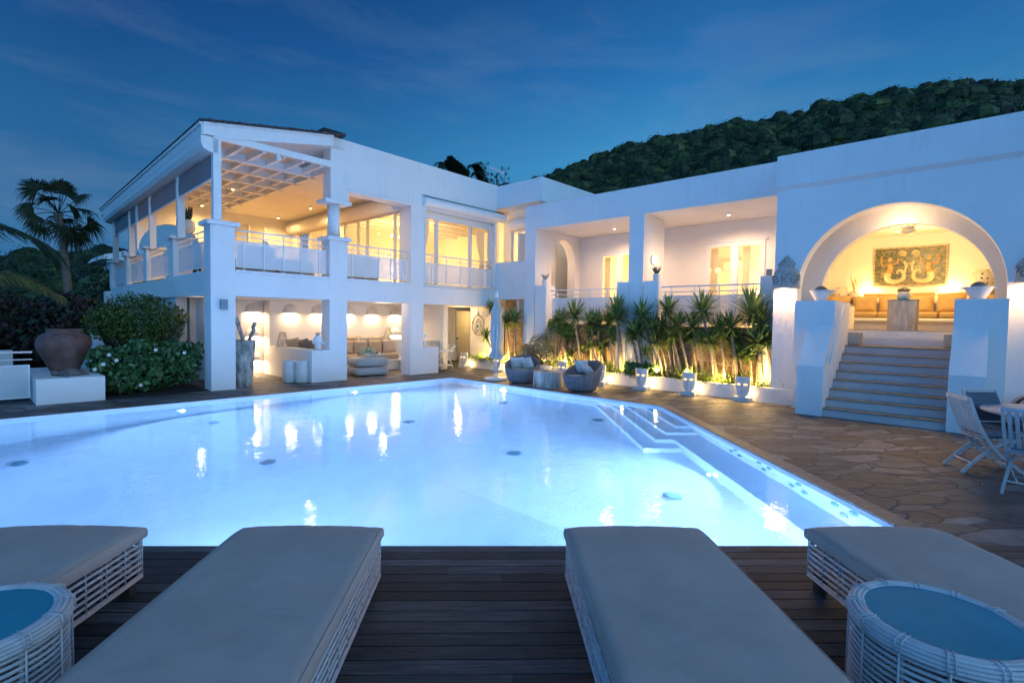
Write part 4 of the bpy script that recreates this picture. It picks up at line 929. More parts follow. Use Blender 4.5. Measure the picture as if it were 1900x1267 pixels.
# ================================================================== dining corner
MT['grey_slat']=mat('pale_blue_grey_paint',(.42,.44,.46),.55,.08)
MT['woven_back']=mat('dark_blue_mesh_fabric',(.10,.12,.15),.85,.1,bump=.3,bscale=150.); MT['seatpad']=mat('brown_grey_seat_pad',(.13,.15,.18),.9,.1)
def arcp(ps,n=14):
    # Catmull-Rom through points
    P_=[Vector(p) for p in ps]; P_=[2*P_[0]-P_[1]]+P_+[2*P_[-1]-P_[-2]]; out=[]
    for i in range(1,len(P_)-2):
        for k in range(n):
            t=k/n; a,b,c,d=P_[i-1:i+3]; out.append(.5*((2*b)+(-a+c)*t+(2*a-5*b+4*c-d)*t*t+(-a+3*b-3*c+d)*t**3))
    out.append(P_[-2]); return out
def flatbar(b,pts,w,th):
    # rectangular section bar: w across the yz path, th along x
    n=len(pts); vs=[]
    for i,p in enumerate(pts):
        t=(pts[min(i+1,n-1)]-pts[max(i-1,0)]).normalized(); nn=Vector((0,-t.z,t.y))
        for sx,sn in ((-1,-1),(1,-1),(1,1),(-1,1)): vs.append(tuple(p+Vector((sx*th/2,0,0))+nn*sn*w/2))
    fs=[(3,2,1,0),tuple((n-1)*4+k for k in range(4))]
    for i in range(n-1):
        for k in range(4): fs.append((i*4+k,i*4+(k+1)%4,(i+1)*4+(k+1)%4,(i+1)*4+k))
    b.add(vs,fs)
def folding_chair(label,x,y,face,slats=True,canvas=False):
    t=thing('folding_chair',label,'folding chair',(x,y,.0),face-PI/2,'folding chairs around the dining table')
    hw=.235
    sty=[(0,-.335,.93),(0,-.255,.70),(0,-.165,.50),(0,-.03,.30),(0,.17,.12),(0,.34,.0)]
    leg=[(0,.23,.445),(0,.05,.40),(0,-.14,.25),(0,-.30,.08),(0,-.36,.0)]
    for sx in (-1,1):
        b=MB(); flatbar(b,[p+Vector((sx*hw,0,0)) for p in arcp(sty,6)],.036,.024); b.build('side_frame','grey_slat',t,world=False)
        b=MB(); flatbar(b,[p+Vector((sx*(hw-.035),0,0)) for p in arcp(leg,6)],.034,.022); b.build('leg','grey_slat',t,world=False)
    b=MB(); P_=arcp(sty,6); 
    def at(z): 
        for p,q in zip(P_[:-1],P_[1:]):
            if q.z<=z<=p.z: return p+(q-p)*((p.z-z)/(p.z-q.z+1e-9))
    tr=at(.915); b.box(-hw,hw,tr.y-.028,tr.y+.012,.90,.945)
    if slats:
        lo=at(.47); b.box(-hw+.014,hw-.014,lo.y-.012,lo.y+.012,.455,.49)
        for k in range(7):
            xx=-hw+.055+(2*hw-.11)*k/6; flatbar(b,[at(z)+Vector((xx,-.004,0)) for z in (.90,.80,.70,.60,.49)],.010,.034)
        b.build('backrest_slats','grey_slat',t,world=False)
    else:
        b.build('top_rail','grey_slat',t,world=False); b=MB(); vs=[]
        for z in (.92,.82,.72,.62,.52):
            p=at(z); vs+=[(-hw+.01,p.y+.01+.03*math.sin((z-.52)*8),z),(0,p.y-.015,z),(hw-.01,p.y+.01+.03*math.sin((z-.52)*8),z)]
        b.add(vs,[(i*3+j,i*3+j+1,i*3+j+4,i*3+j+3) for i in range(4) for j in range(2)],True); b.build('fabric_back','woven_back',t,world=False)
    b=MB(); 
    for k in range(7): b.box(-hw+.03,hw-.03,-.19+k*.062,-.145+k*.062,.43+k*.002,.445+k*.002)
    b.build('seat_slats','grey_slat',t,world=False)
    b=MB(); b.tube([(-hw+.03,-.255,.13),(hw-.03,-.255,.13)],.010,7); b.build('stretcher','white',t,world=False)
    b=MB(); b.tube([(-hw,.20,.10),(hw,.20,.10)],.012,7); b.build('stretcher','grey_slat',t,world=False)
    return t
DT=(9.45,-.74)
def fc(label,x,y,**k): return folding_chair(label,x,y,math.atan2(DT[1]-y,DT[0]-x),**k)
c1=(8.82,-.01); c2=(8.02,-.42); c3=(9.54,-.13)
folding_chair('pale slatted folding chair nearest the stairs, seen from behind with curved frame',c1[0],c1[1],R(-62)); folding_chair('slatted folding chair cut by the right edge of the picture',c2[0],c2[1],R(-14)); folding_chair('folding chair with dark woven back standing behind the round table',c3[0],c3[1],R(-135),slats=False)
for (c,lb,f) in ((c1,'brown grey seat pad on the slatted chair nearest the stairs',R(-62)),(c3,'brown grey seat pad on the woven backed chair',R(-135)),(c2,'seat pad on the folding chair at the right edge',R(-14))):
    b=MB(); b.M=Matrix.Rotation(f-PI/2,4,'Z'); b.rbox(-.20,.20,-.17,.23,.0,.055,.024,puff=.012); o=b.build('seat_pad','seatpad',None,world=False); o.location=(c[0],c[1],.462); tag(o,lb,'seat pad','seat pads on the folding chairs')
t=thing('dining_table','round grey stone topped dining table at the right edge','dining table',(DT[0],DT[1],0)); b=MB(); b.lathe([(1e-5,.70),(.78,.70),(.83,.715),(.835,.735),(.82,.745),(1e-5,.745)],48); b.build('table_top','grey_slat',t,world=False)
b=MB(); b.lathe([(.36,0),(.36,.03),(.10,.08),(.07,.35),(.09,.62),(.25,.699)],24); b.build('pedestal','grey_slat',t,world=False)
pillow('cushion','small navy blue cushion at the right picture edge on the folding chair','cushion',(8.16,-.56,.64),.42,.34,.12,R(-14)+PI/2,R(-12),'navy')
# hose reel by the right wall
t=thing('hose_reel','grey drum shaped hose reel against the wall right of the stairs','hose reel',(12.35,-.55,0),R(20))
b=MB(); b.M=Matrix.Translation((0,0,.42))@Matrix.Rotation(PI/2,4,'Y'); b.lathe([(1e-5,-.16),(.24,-.16),(.26,-.13),(.20,-.12),(.20,.12),(.26,.13),(.24,.16),(1e-5,.16)],28); b.build('drum','stone_carved',t,world=False)
b=MB(); b.M=Matrix.Translation((0,0,.42))@Matrix.Rotation(PI/2,4,'Y')
for k in range(5): b.tube([(.215*math.cos(2*PI*i/24),.215*math.sin(2*PI*i/24),-.09+k*.045) for i in range(24)],.014,6,closed=True)
b.build('hose','dark',t,world=False)
b=MB(); b.box(-.22,-.18,-.2,.2,0,.5); b.box(.18,.22,-.2,.2,0,.5); b.box(-.22,.22,.18,.22,.0,.04); b.build('stand','grey_slat',t,world=False)
# ================================================================== parasol
t=thing('closed_parasol','tall closed pale blue canvas parasol on a round base by the pool','parasol',(11.1,10.92,0))
b=MB(); b.lathe([(.36,0),(.36,.03),(.32,.055),(.06,.075),(.045,.16)],28); b.build('base_plate','white',t,world=False)
b=MB(); b.tube([(0,0,.05),(0,0,2.5)],.022,10); b.build('pole','white',t,world=False)
b=MB(); b.tube([(0,0,.42),(0,0,.66)],.034,10); b.tube([(0,0,.54),(0,-.09,.54)],.008,6); b.build('crank','white',t,world=False)
b=MB(); nf=8; n=nf*8; rows=[(.035,2.46),(.075,2.24),(.14,2.04),(.12,1.98),(.105,1.92),(.14,1.6),(.145,1.25),(.105,.98),(.12,.86),(.17,.66)]; vs=[];fs=[]
for r,z in rows:
    for k in range(n):
        a=2*PI*k/n; w=1+(.30 if z<2.3 else .1)*math.cos(a*nf+z*1.2); vs.append((r*w*math.cos(a+z*.25),r*w*math.sin(a+z*.25),z+.035*math.cos(a*nf)*(z<.7)))
for i in range(len(rows)-1):
    for k in range(n): fs.append((i*n+k,(i+1)*n+k,(i+1)*n+(k+1)%n,i*n+(k+1)%n))
b.add(vs,fs,True); b.build('canopy','para',t,world=False)
b=MB(); b.tube([(.115*math.cos(2*PI*k/20),.115*math.sin(2*PI*k/20),.98) for k in range(20)],.012,6,closed=True); b.build('tie_strap','para',t,world=False)
b=MB(); b.lathe([(.03,2.45),(.05,2.50),(.045,2.55),(.02,2.58),(.04,2.61),(.02,2.64),(1e-5,2.65)],14); b.build('finial','white',t,world=False)
# ================================================================== tub chairs, stump table
def tub_chair(label,x,y,face):
    t=thing('tub_chair',label,'tub chair',(x,y,0),face-PI/2,'round wicker tub chairs by the pool')
    n=56; vs=[];fs=[]
    def rim(a): # a=0 faces front (+y)
        f=(1-math.cos(a))/2; return .40+.36*f**1.3
    rings=[(.30,0),(.335,.03),(.40,.30),(.44,.62),(.465,.88),(.455,1.0),(.42,1.0),(.40,.85),(.375,.60),(.33,.40)]
    for j,(r,f) in enumerate(rings):
        for k in range(n):
            a=2*PI*k/n; H=rim(a); lean=.10*(1-math.cos(a))/2*f
            z=.02+(H-.02)*f if j<6 else (H*f if j<8 else .30+(H-.30)*(f-.35)*.6)
            vs.append(((r)*math.sin(a)*1.06,(r+lean)*math.cos(a),z+(.012 if f==1.0 else 0)))
    for j in range(len(rings)-1):
        for k in range(n): fs.append((j*n+k,j*n+(k+1)%n,(j+1)*n+(k+1)%n,(j+1)*n+k))
    fs.append(tuple(range(n))[::-1]); b=MB(); b.add([(x_,y_,z) for x_,y_,z in vs],fs,True); b.build('wicker_shell','weave_g',t,world=False)
    b=MB()
    for k in range(44):
        a=2*PI*k/44; H=rim(a); P_=[]
        for r,f in ((.342,.04),(.372,.18),(.405,.30),(.43,.48),(.452,.66),(.475,.86),(.47,.98)):
            lean=.10*(1-math.cos(a))/2*f; P_.append((r*math.sin(a)*1.06,(r+lean)*math.cos(a),.02+(H-.02)*f))
        b.tube(P_,.0085,5)
    b.build('wicker_rib','tub',t,world=False)
    b=MB(); b.rbox(-.32,.32,-.24,.34,.28,.40,.06,4,puff=.02); b.build('seat_cushion','tan2',t,world=False)
    return t
tub_chair('round blue grey wicker tub chair with two cushions, left of the stump table',11.10,9.86,R(212)); tub_chair('round blue grey wicker tub chair tipped towards the pool, right of the stump table',11.02,7.72,R(172))
pillow('cushion','square pale grey cushion at the left in the left tub chair','cushion',(11.16,10.12,.55),.40,.38,.14,R(212)-PI/2+.25,R(-20),'lightcush','pale cushions in the tub chairs')
pillow('cushion','tilted pale grey cushion at the right in the left tub chair','cushion',(11.24,9.78,.55),.40,.38,.14,R(212)-PI/2-.35,R(-22),'lightcush','pale cushions in the tub chairs',roll=.25)
pillow('cushion','square pale grey cushion leaning back in the right tub chair','cushion',(11.22,7.86,.60),.40,.38,.14,R(172)-PI/2+.3,R(-22),'lightcush','pale cushions in the tub chairs',roll=.1)
pillow('cushion','lower pale grey cushion lying forward in the right tub chair','cushion',(11.12,7.60,.52),.40,.36,.14,R(172)-PI/2-.3,R(-38),'lightcush','pale cushions in the tub chairs',roll=-.3)
def stump(label,c,r,h,mt,n=80,rows=14,name='stump_table',seed=0,top=None):
    t=thing(name,label,'side table',c); vs=[];fs=[]
    for j in range(rows+1):
        z=h*j/rows
        for k in range(n):
            a=2*PI*k/n; q=Vector((math.cos(a)*4+seed,math.sin(a)*4,z*1.2)); w=1+.05*mnoise.noise(q)+.06*mnoise.noise(Vector((a*9+seed,z*1.0,seed)))*(1 if k not in (0,n-1) else .5)
            vs.append((r*w*math.cos(a),r*w*math.sin(a),z))
    for j in range(rows):
        for k in range(n): fs.append((j*n+k,j*n+(k+1)%n,(j+1)*n+(k+1)%n,(j+1)*n+k))
    fs.append(tuple(rows*n+k for k in range(n))); b=MB(); b.add(vs,fs,False); b.build('trunk_section',mt,t,world=False)
    if top: b=MB(); b.lathe([(1e-5,h+.003),(r*1.06,h+.003),(r*1.06,h+.018),(1e-5,h+.018)],32); b.build('glass_top',top,t,world=False)
    return t
stump('low round table cut from a weathered tree trunk between the tub chairs',(11.0,8.82,0),.40,.42,'wood_grey',seed=3)
b=MB(); b.lathe([(1e-5,0),(.09,0),(.12,.03),(.13,.035),(1e-5,.02)],20,(11.02,8.9,.425)); tag(b.build('ashtray','ceramic',None),'small pale dish on the weathered stump table','dish')
# ================================================================== face lanterns
def face_lantern(label,x,y):
    t=thing('face_lantern',label,'lantern',(x,y,0),R(180+2),'white face lanterns along the planter wall')
    # local +x looks at the pool after the turn
    b=MB(); b.box(-.10,.13,-.165,.165,0,.085); b.build('plinth','face',t,world=False)
    b=MB(); 
    out=[]
    n=12
    pts=[(-.155,.50)]+[(-.155+.02*f**2-.0,.50-.26*f) for f in [i/5 for i in range(1,6)]]+[(-.135+.075*(1-math.cos(a))*1.0,.24-.155*math.sin(a)) for a in [i*PI/2/6 for i in range(1,7)]]
    right=[(-p,z) for p,z in pts[::-1]]
    poly=pts+right
    # slab slightly curved: front at x=.06
    nn=len(poly)
    v=[(.075-.55*u*u,u,z) for u,z in poly]+[(.0-.55*u*u,u,z) for u,z in poly]
    tr=tessellate_polygon([[Vector((u,z,0)) for u,z in poly]])
    # build as strips so the curve shows
    vs=[];fs=[]; rows=18; cols=10
    def halfw(z):
        if z>.24: return .155-.02*((.50-z)/.26)**2
        s_=(.24-z)/.155; s_=min(1,s_); return .06+.075*math.sqrt(max(0,1-s_*s_))
    for side in (0,1):
        for i in range(rows+1):
            z=.085+.415*i/rows; h=halfw(z)
            for j in range(cols+1):
                u=-h+2*h*j/cols; xx=.075-1.6*u*u
                if side==0:
                    # nose ridge and brow
                    xx+=.030*math.exp(-(u/.016)**2)*(1 if .20<z<.40 else math.exp(-((z-.20)/.015)**2) if z<=.20 else 0)
                    xx+=.012*math.exp(-((z-.405)/.012)**2)*(abs(u)<.12)
                    xx+=.010*math.exp(-((z-.15)/.010)**2)*math.exp(-(u/.035)**2)
                else: xx-=.03
                vs.append((xx,u,z))
    m=cols+1; off=(rows+1)*m
    for i in range(rows):
        for j in range(cols):
            a=i*m+j; fs.append((a,a+1,a+m+1,a+m)); fs.append((off+a,off+a+m,off+a+m+1,off+a+1))
    for i in range(rows): fs.append((i*m,(i+1)*m,off+(i+1)*m,off+i*m)); fs.append((i*m+cols,off+i*m+cols,off+(i+1)*m+cols,(i+1)*m+cols))
    for j in range(cols): fs.append((j,off+j,off+j+1,j+1)); a=rows*m+j; fs.append((a,a+1,off+a+1,off+a))
    b.add(vs,fs,True); b.build('carved_face','face',t,world=False)
    for sy in (-1,1):
        b=MB(); vs=[(.084-1.6*.06**2+.003,sy*.068+.040*math.cos(a),.345+.018*math.sin(a)+.0*sy) for a in [2*PI*k/16 for k in range(16)]]
        vs=[(.080-1.6*y*y+.004,y,z) for _,y,z in vs]; b.add(vs,[tuple(range(16))]); b.build('eye','eye',t,world=False)
    t.scale=(1.13,1.13,1.13); lamp('POINT',(x+.115,y-.10,.15),9,(1,.60,.20),.02,t); 
    return t
t_off=.0
FL=[(12.55,4.23,'nearest the stairs'),(12.54,5.52,'second from the stairs'),(12.50,6.82,'third from the stairs'),(12.55,8.15,'just right of the right tub chair'),(12.62,9.55,'behind the stump table'),(12.80,12.5,'just right of the parasol pole'),(12.92,14.35,'beside the bar doorway, farthest left')]
for x,y,l in FL: face_lantern('white carved face lantern with glowing eyes, '+l,x,y)
# ================================================================== big carved wall lamps on the pavilion
def carved_lamp(label,y,dy=.29):
    t=thing('carved_wall_lamp',label,'wall lamp',(12.80,y,2.60),0,'carved stone wall lamps beside the arch')
    prof=[(.29,0),(.30,.02),(.29,.04),(.285,.10),(.28,.28),(.265,.36),(.22,.42),(.17,.46),(.155,.49),(.18,.52),(.185,.56),(.15,.60),(.13,.61),(.12,.64),(.085,.66),(.07,.69),(.03,.73),(1e-5,.745)]
    b=MB(); b.lathe(prof,36,sx=.62); b.build('carved_shade','stone_carved',t,world=False)
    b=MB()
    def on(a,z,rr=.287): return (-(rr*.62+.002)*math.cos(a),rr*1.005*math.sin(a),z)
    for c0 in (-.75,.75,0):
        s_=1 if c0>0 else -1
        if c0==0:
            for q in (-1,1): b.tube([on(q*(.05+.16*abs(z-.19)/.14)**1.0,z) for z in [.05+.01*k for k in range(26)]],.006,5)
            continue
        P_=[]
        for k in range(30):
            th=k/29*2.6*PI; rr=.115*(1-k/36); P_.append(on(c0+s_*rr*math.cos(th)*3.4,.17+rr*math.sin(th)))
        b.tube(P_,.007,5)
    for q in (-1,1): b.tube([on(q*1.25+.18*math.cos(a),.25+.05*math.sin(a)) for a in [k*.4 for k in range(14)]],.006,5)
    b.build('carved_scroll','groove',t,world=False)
    b=MB(); b.lathe([(.05,-.05),(.05,.01)],12,sx=.62,c=(-.06,0,0)); b.build('bulb','warm',t,world=False)
    lamp('AREA',(12.80-.11,y,2.58),17,(1,.58,.24),parent=t,size=(.06,.44)); lamp('POINT',(12.80-.17,y,2.52),9,(1,.60,.30),.04,t); return t
carved_lamp('carved stone urn shaped wall lamp on the pillar left of the arch',3.46); carved_lamp('carved stone urn shaped wall lamp right of the arch, cut by the picture edge',-.54)
# bowls on the stair piers
def bowl(label,x,y,z):
    t=thing('bowl',label,'bowl',(x,y,z),0,'white bowls on the stair piers'); b=MB(); b.lathe([(.10,0),(.11,.03),(.15,.10),(.215,.22),(.22,.23),(.20,.225),(.14,.12),(1e-5,.10)],28)
    b.box(-.04,.04,-.26,-.19,.19,.225); b.box(-.04,.04,.19,.26,.19,.225); b.build('bowl_body','ceramic',t,world=False)
    b=MB(); 
    for a in (0,2.1,4.2): b.ball((.08*math.cos(a),.08*math.sin(a),.005),.02,8)
    b.build('foot','ceramic',t,world=False)
    u=MB(); u.ball((x,y,z+.19),.135,20,wob=.03); tag(u.build('coral_ball','ball',None),('brown coral ball resting in the left stair bowl' if y>1 else 'brown coral ball resting in the right stair bowl'),'decorative ball'); return t
bowl('white footed bowl with lugs on the left stair pier',12.70,2.74,2.31); bowl('white footed bowl with lugs on the right stair pier',12.70,.22,2.31)
# ================================================================== pavilion interior
t=thing('mosaic_panel','framed mosaic with two mermaids and shells over the tan sofa','wall mosaic',(17.33,1.70,2.87))
mw,mh=1.58,1.05
b=MB(); b.box(-.02,.0,-mw/2,mw/2,0,mh); b.build('tile_field','mosaic',t,world=False)
b=MB(); 
for k in range(42):
    y=-mw/2+.02+(mw-.04)*k/41
    for z in (.02,mh-.02): b.box(-.035,-.0205,y-.012,y+.012,z-.018,z+.018)
for k in range(27):
    z=.04+(mh-.08)*k/26
    for y in (-mw/2+.02,mw/2-.02): b.box(-.035,-.0205,y-.018,y+.018,z-.012,z+.012)
b.build('tile_border','cream',t,world=False)
for sg in (-1,1):
    b=MB(); cy0=sg*.40
    def Y(u): return sg*u
    # torso, arms, head
    b.tube([(-.03,Y(.42),.36),(-.03,Y(.40),.48),(-.03,Y(.42),.60)],[.09,.065,.085],8); b.ball((-.03,Y(.42),.72),.055,10,.5,1,1.1)
    b.tube([(-.03,Y(.47),.60),(-.03,Y(.58),.56),(-.03,Y(.62),.70),(-.03,Y(.60),.82)],.026,7); b.tube([(-.03,Y(.36),.60),(-.03,Y(.26),.62),(-.03,Y(.24),.76)],.026,7)
    b.build('mermaid_body','gold',t,world=False)
    b=MB(); P_=[(-.03,Y(.44),.36),(-.03,Y(.46),.24),(-.03,Y(.40),.15),(-.03,Y(.26),.12),(-.03,Y(.13),.18),(-.03,Y(.10),.32),(-.03,Y(.16),.42),(-.03,Y(.24),.40),(-.03,Y(.24),.32)]
    b.tube(arcp(P_,5),[.085-.0016*k for k in range(41)],8)
    b.tube([(-.03,Y(.10),.34),(-.03,Y(.06),.52),(-.03,Y(.10),.66)],[.03,.022,.03],7); b.tube([(-.03,Y(.06),.52),(-.03,Y(.02),.62)],[.022,.02],7)
    b.tube([(-.03,Y(.14)+.085*(1-k/26)*math.cos(k*.5),.86+.075*(1-k/26)*math.sin(k*.5)) for k in range(24)],[.022-.0006*k for k in range(24)],7)
    b.build('mermaid_tail','cream',t,world=False)
# pavilion sofa cushions
for i in range(7):
    y=3.15-i*.62; b=MB(); b.rbox(16.15,16.98,y-.30,y+.30,2.002,2.16,.06,4,puff=.015); tag(b.build('seat_cushion','gold_linen',None),'flat tan seat cushion, %s from the left on the pavilion sofa'%ORD[i],'seat cushion','tan seat cushions on the pavilion sofa')
for i in range(7):
    y=3.18-i*.60; pillow('back_cushion','large square tan back cushion, %s from the left on the pavilion sofa'%ORD[i],'cushion',(16.84,y,2.37),.57,.50,.26,R(-90)+rnd(-.15,.15),R(-14),'gold_linen','tan back cushions on the pavilion sofa',roll=rnd(-.06,.06))
for i,(y,w) in enumerate(((2.28,.75),(1.45,.7),(.72,.72))):
    b=MB(); b.M=Matrix.Translation((17.12,y,2.62))@Matrix.Rotation([.05,-.03,-.08][i],4,'X'); b.rbox(-.10,.10,-w/2,w/2,-.045,.055,.05,4); tag(b.build('bolster_cushion','gold_linen',None),'long tan bolster lying on the sofa back ledge, %s one from the left'%ORD[i],'bolster','bolsters on the pavilion sofa back')
t=stump('pale weathered trunk table with glass top in front of the pavilion sofa',(15.0,1.55,1.70),.29,.69,'wood_white',seed=9,top='frost')
def vase(label,c,prof,mt,name='vase',cat='vase',group=None):
    b=MB(); b.lathe(prof,26,c); return tag(b.build(name,mt,None),label,cat,group)
vase('round pale vase with succulents on the trunk table',(15.0,1.55,2.409),[(.07,0),(.12,.04),(.135,.10),(.12,.17),(.09,.19),(.08,.19)],'ceramic')
cp,d=blob_pts((15.0,1.55,2.63),(.11,.13,.06),160,.5,.2); tag(fastmesh('succulent_plant',leaves(cp,.035,.5,.5,d,1.),'leaf_grey',loc=(15.0,1.55,2.6)),'grey succulents growing in the vase on the trunk table','plant')
vase('squat pierced cream lantern jar behind the left sofa corner, the wider one',(17.15,3.20,2.425),[(.14,0),(.19,.05),(.20,.28),(.17,.36),(.13,.38),(.12,.44)],'pierced',cat='jar',name='pierced_jar')
vase('smaller pierced cream jar holding tall blades on the left sofa ledge',(17.1,2.86,2.425),[(.10,0),(.16,.06),(.165,.22),(.12,.30),(.09,.33)],'pierced',cat='jar',name='pierced_jar')
b=MB()
for k in range(6): a=k*1.05; b.tube([(17.1,2.86,2.7),(17.1+.05*math.cos(a),2.86+.06*math.sin(a),2.95),(17.1+.10*math.cos(a),2.86+.14*math.sin(a),3.12+.04*k%.1)],[.025,.02,.003],5)
tag(b.build('dried_blades','cream',None),'tall pale dried blades standing in the small pierced jar','dried plant')
vase('large pierced cream jar at the right end of the pavilion sofa',(17.1,.24,2.425),[(.15,0),(.22,.08),(.23,.62),(.19,.72),(.14,.74),(.13,.78)],'pierced',cat='jar',name='pierced_jar')
t=thing('ceiling_fan','white ceiling fan with light under the pavilion ceiling','ceiling fan',(15.0,1.52,4.22)); b=MB(); b.lathe([(.03,-.14),(.03,0)],12); b.lathe([(.05,-.20),(.11,-.18),(.11,-.14),(.05,-.12)],20); b.build('motor','white',t,world=False)
for k in range(4):
    a=k*PI/2+.5; b=MB(); b.M=Matrix.Rotation(a,4,'Z'); b.box(.09,.62,-.06,.06,-.165,-.155); b.build('blade','iwall',t,world=False)
b=MB(); b.lathe([(1e-5,-.32),(.08,-.30),(.14,-.25),(.15,-.205),(1e-5,-.2)],20); b.build('lamp_bowl','iwall',t,world=False)
for (x,y,lb) in ((13.99,2.30,'left whitewashed wicker basket at the top of the stairs'),(14.05,.60,'right whitewashed wicker basket at the top of the stairs')):
    b=MB(); b.rbox(x-.13,x+.13,y-.14,y+.14,1.361,1.66,.03); o=b.build('wicker_basket','basket',None); tag(o,lb,'basket','wicker baskets at the stair top')
b=MB(); b.box(14.25,15.6,2.60,2.80,1.701,2.28); tag(b.build('low_screen_wall','iwall',V3),None,None)
b=MB(); b.box(14.25,15.2,2.58,2.82,2.283,2.32); b.build('wall_cap','wood_grey',V3)
# ================================================================== lounge under the balcony
random.seed(21)
V1B=thing('lounge_sofa','built in white bench sofa with tan seat along the lounge wall','sofa',(9.2,15.9,0))
b=MB(); b.box(6.96,11.4,15.35,16.235,0,.30); b.rbox(6.96,11.4,15.28,16.235,.30,.37,.03); b.box(6.96,7.7,14.0,15.28,0,.30); b.box(10.7,11.4,14.2,15.28,0,.30); b.box(6.96,11.7,16.0,16.234,.37,1.02); b.build('bench_base','white',V1B)
b=MB(); b.rbox(6.97,10.7,15.30,15.98,.372,.56,.05,4,puff=.01); b.build('bench_seat','tan',V1B)
gp='cushions on the lounge sofa'
for i,(x,w,mt,nm) in enumerate([(7.35,.5,'tan2','cream'),(8.45,.5,'tan','tan'),(8.93,.52,'tan','tan'),(9.45,.55,'tan','tan'),(10.05,.54,'tan','tan'),(10.60,.52,'tan2','cream patterned')]):
    pillow('cushion','upright %s cushion, %s from the left on the lounge sofa'%(nm,ORD[i]),'cushion',(x,15.78,.79),w,.48,.17,rnd(-.08,.08),R(-13),mt,gp,roll=rnd(-.05,.05))
for i,(x,mt,nm) in enumerate([(8.75,'tan2','cream'),(9.25,'tan','tan'),(9.75,'tan2','cream linen'),(10.25,'tan2','pale patterned')]):
    pillow('cushion','large %s cushion standing behind the front row, %s one'%(nm,ORD[i]),'cushion',(x,15.95,.93),.5,.46,.14,0,R(-8),mt,gp,roll=rnd(-.04,.04))
for i,(x,y,r_,mt) in enumerate([(6.98,15.35,.35,'tan'),(7.10,14.9,.1,'brown'),(7.12,14.35,-.15,'brown')]):
    pillow('cushion','dark taupe cushion leaning on the low wall, %s one from the passage'%ORD[i],'cushion',(x,y,.92),.56,.46,.17,R(90)+r_,R(-18),mt,gp,roll=.15)
# wicker coffee table, tray, flowers
t=thing('wicker_coffee_table','white wicker ottoman table in two stacked layers in front of the lounge','coffee table',(8.85,14.35,0),R(-8))
for z0,z1 in ((.02,.27),(.29,.56)):
    b=MB(); b.rbox(-.50,.50,-.42,.42,z0,z1,.09,4); b.build('woven_layer','weave_w',t,world=False)
b=MB()
for z0,z1 in ((.02,.27),(.29,.56)):
    for k in range(6):
        z=z0+.035+(z1-z0-.07)*k/5; o_=.006-.02*abs(k-2.5)/2.5*.8
        b.tube([(-.5-o_,-.42-o_,z),(.5+o_,-.42-o_,z),(.5+o_,.42+o_,z),(-.5-o_,.42+o_,z)],.009,5,closed=True)
    for k in range(21):
        x=-.46+.92*k/20; b.tube([(x,-.43,z0+.03),(x,-.432,z1-.03)],.006,5)
    for k in range(17):
        y=-.38+.76*k/16; b.tube([(-.51,y,z0+.03),(-.512,y,z1-.03)],.006,5)
b.build('cane_strip','wicker_w',t,world=False)
b=MB(); b.rbox(8.62,9.35,14.12,14.55,.565,.60,.01); b.box(8.62,9.35,14.11,14.125,.60,.645); b.box(8.62,9.35,14.54,14.555,.60,.645); tag(b.build('serving_tray','basket',None),'pale wooden tray on the white wicker table','tray')
t=thing('flower_bowl','bowl of round pale green flower heads on the tray','flower arrangement',(8.78,14.3,.605)); b=MB(); b.lathe([(.07,0),(.12,.05),(.13,.09),(.11,.09)],18); b.build('bowl_body','ceramic',t,world=False)
V_=[]
for k in range(9):
    a=k*2.4; rr=.06+.10*(k%3)/2; c=np.array([8.78+rr*math.cos(a)*1.3,14.3+rr*math.sin(a)*.8,.60+.16+.05*math.sin(k)]); cp,d=blob_pts(c,(.085,.085,.075),70,.8,.1); V_.append(leaves(cp,.025,.7,.3,d,1.5))
fastmesh('flower_heads',np.concatenate(V_),'mint',t,loc=(8.78,14.3,.605))
b=MB(); b.lathe([(.05,0),(.07,.02),(.04,.05),(.015,.10),(.02,.12),(1e-5,.13)],14,(9.22,14.28,.603)); tag(b.build('glass_bell','ceramic',None),'little white lidded dish on the right of the tray','dish')
b=MB(); b.box(9.1,9.36,14.15,14.4,.603,.63) if False else None
# stools
MT['stool']=mat('grey_ceramic',(.58,.575,.55),.35,.06)
for (x,y,lb) in ((6.24,14.02,'pale grey drum stool, the left and rear one by the low wall'),(6.47,13.78,'pale grey drum stool, the right and nearer one by the low wall')):
    t=thing('drum_stool',lb,'stool',(x,y,0),0,'pale drum stools by the low wall'); b=MB(); b.lathe([(.16,0),(.175,.02),(.185,.25),(.18,.56),(.165,.60),(.15,.60),(.145,.57),(1e-5,.565)],30); b.build('stool_body','stool',t,world=False)
    b=MB(); b.tube([(.155*math.cos(2*PI*k/26),.155*math.sin(2*PI*k/26),.598) for k in range(26)],.010,6,closed=True); b.build('stool_rim','stool',t,world=False)
# bark pot with driftwood
t=thing('bark_planter','tall tapered bark textured pot beside the first pillar','planter pot',(4.97,13.78,0)); n=64; vs=[];fs=[]
for j in range(19):
    z=1.18*j/18; r0=.20+.075*z/1.18
    for k in range(n):
        a=2*PI*k/n; vs.append((r0*(1+.05*mnoise.noise(Vector((math.cos(a)*5,math.sin(a)*5,z*2.2))))*math.cos(a),r0*(1+.05*mnoise.noise(Vector((math.cos(a)*5,math.sin(a)*5,z*2.2))))*math.sin(a),z))
for j in range(18):
    for k in range(n): fs.append((j*n+k,j*n+(k+1)%n,(j+1)*n+(k+1)%n,(j+1)*n+k))
fs.append(tuple(18*n+k for k in range(n))); b=MB(); b.add(vs,fs,False); b.build('pot_body','bark_blue',t,world=False)
b=MB(); b.tube([(.272*math.cos(2*PI*k/30),.272*math.sin(2*PI*k/30),1.18) for k in range(30)],.012,6,closed=True); b.build('pot_rim','bark_blue',t,world=False)
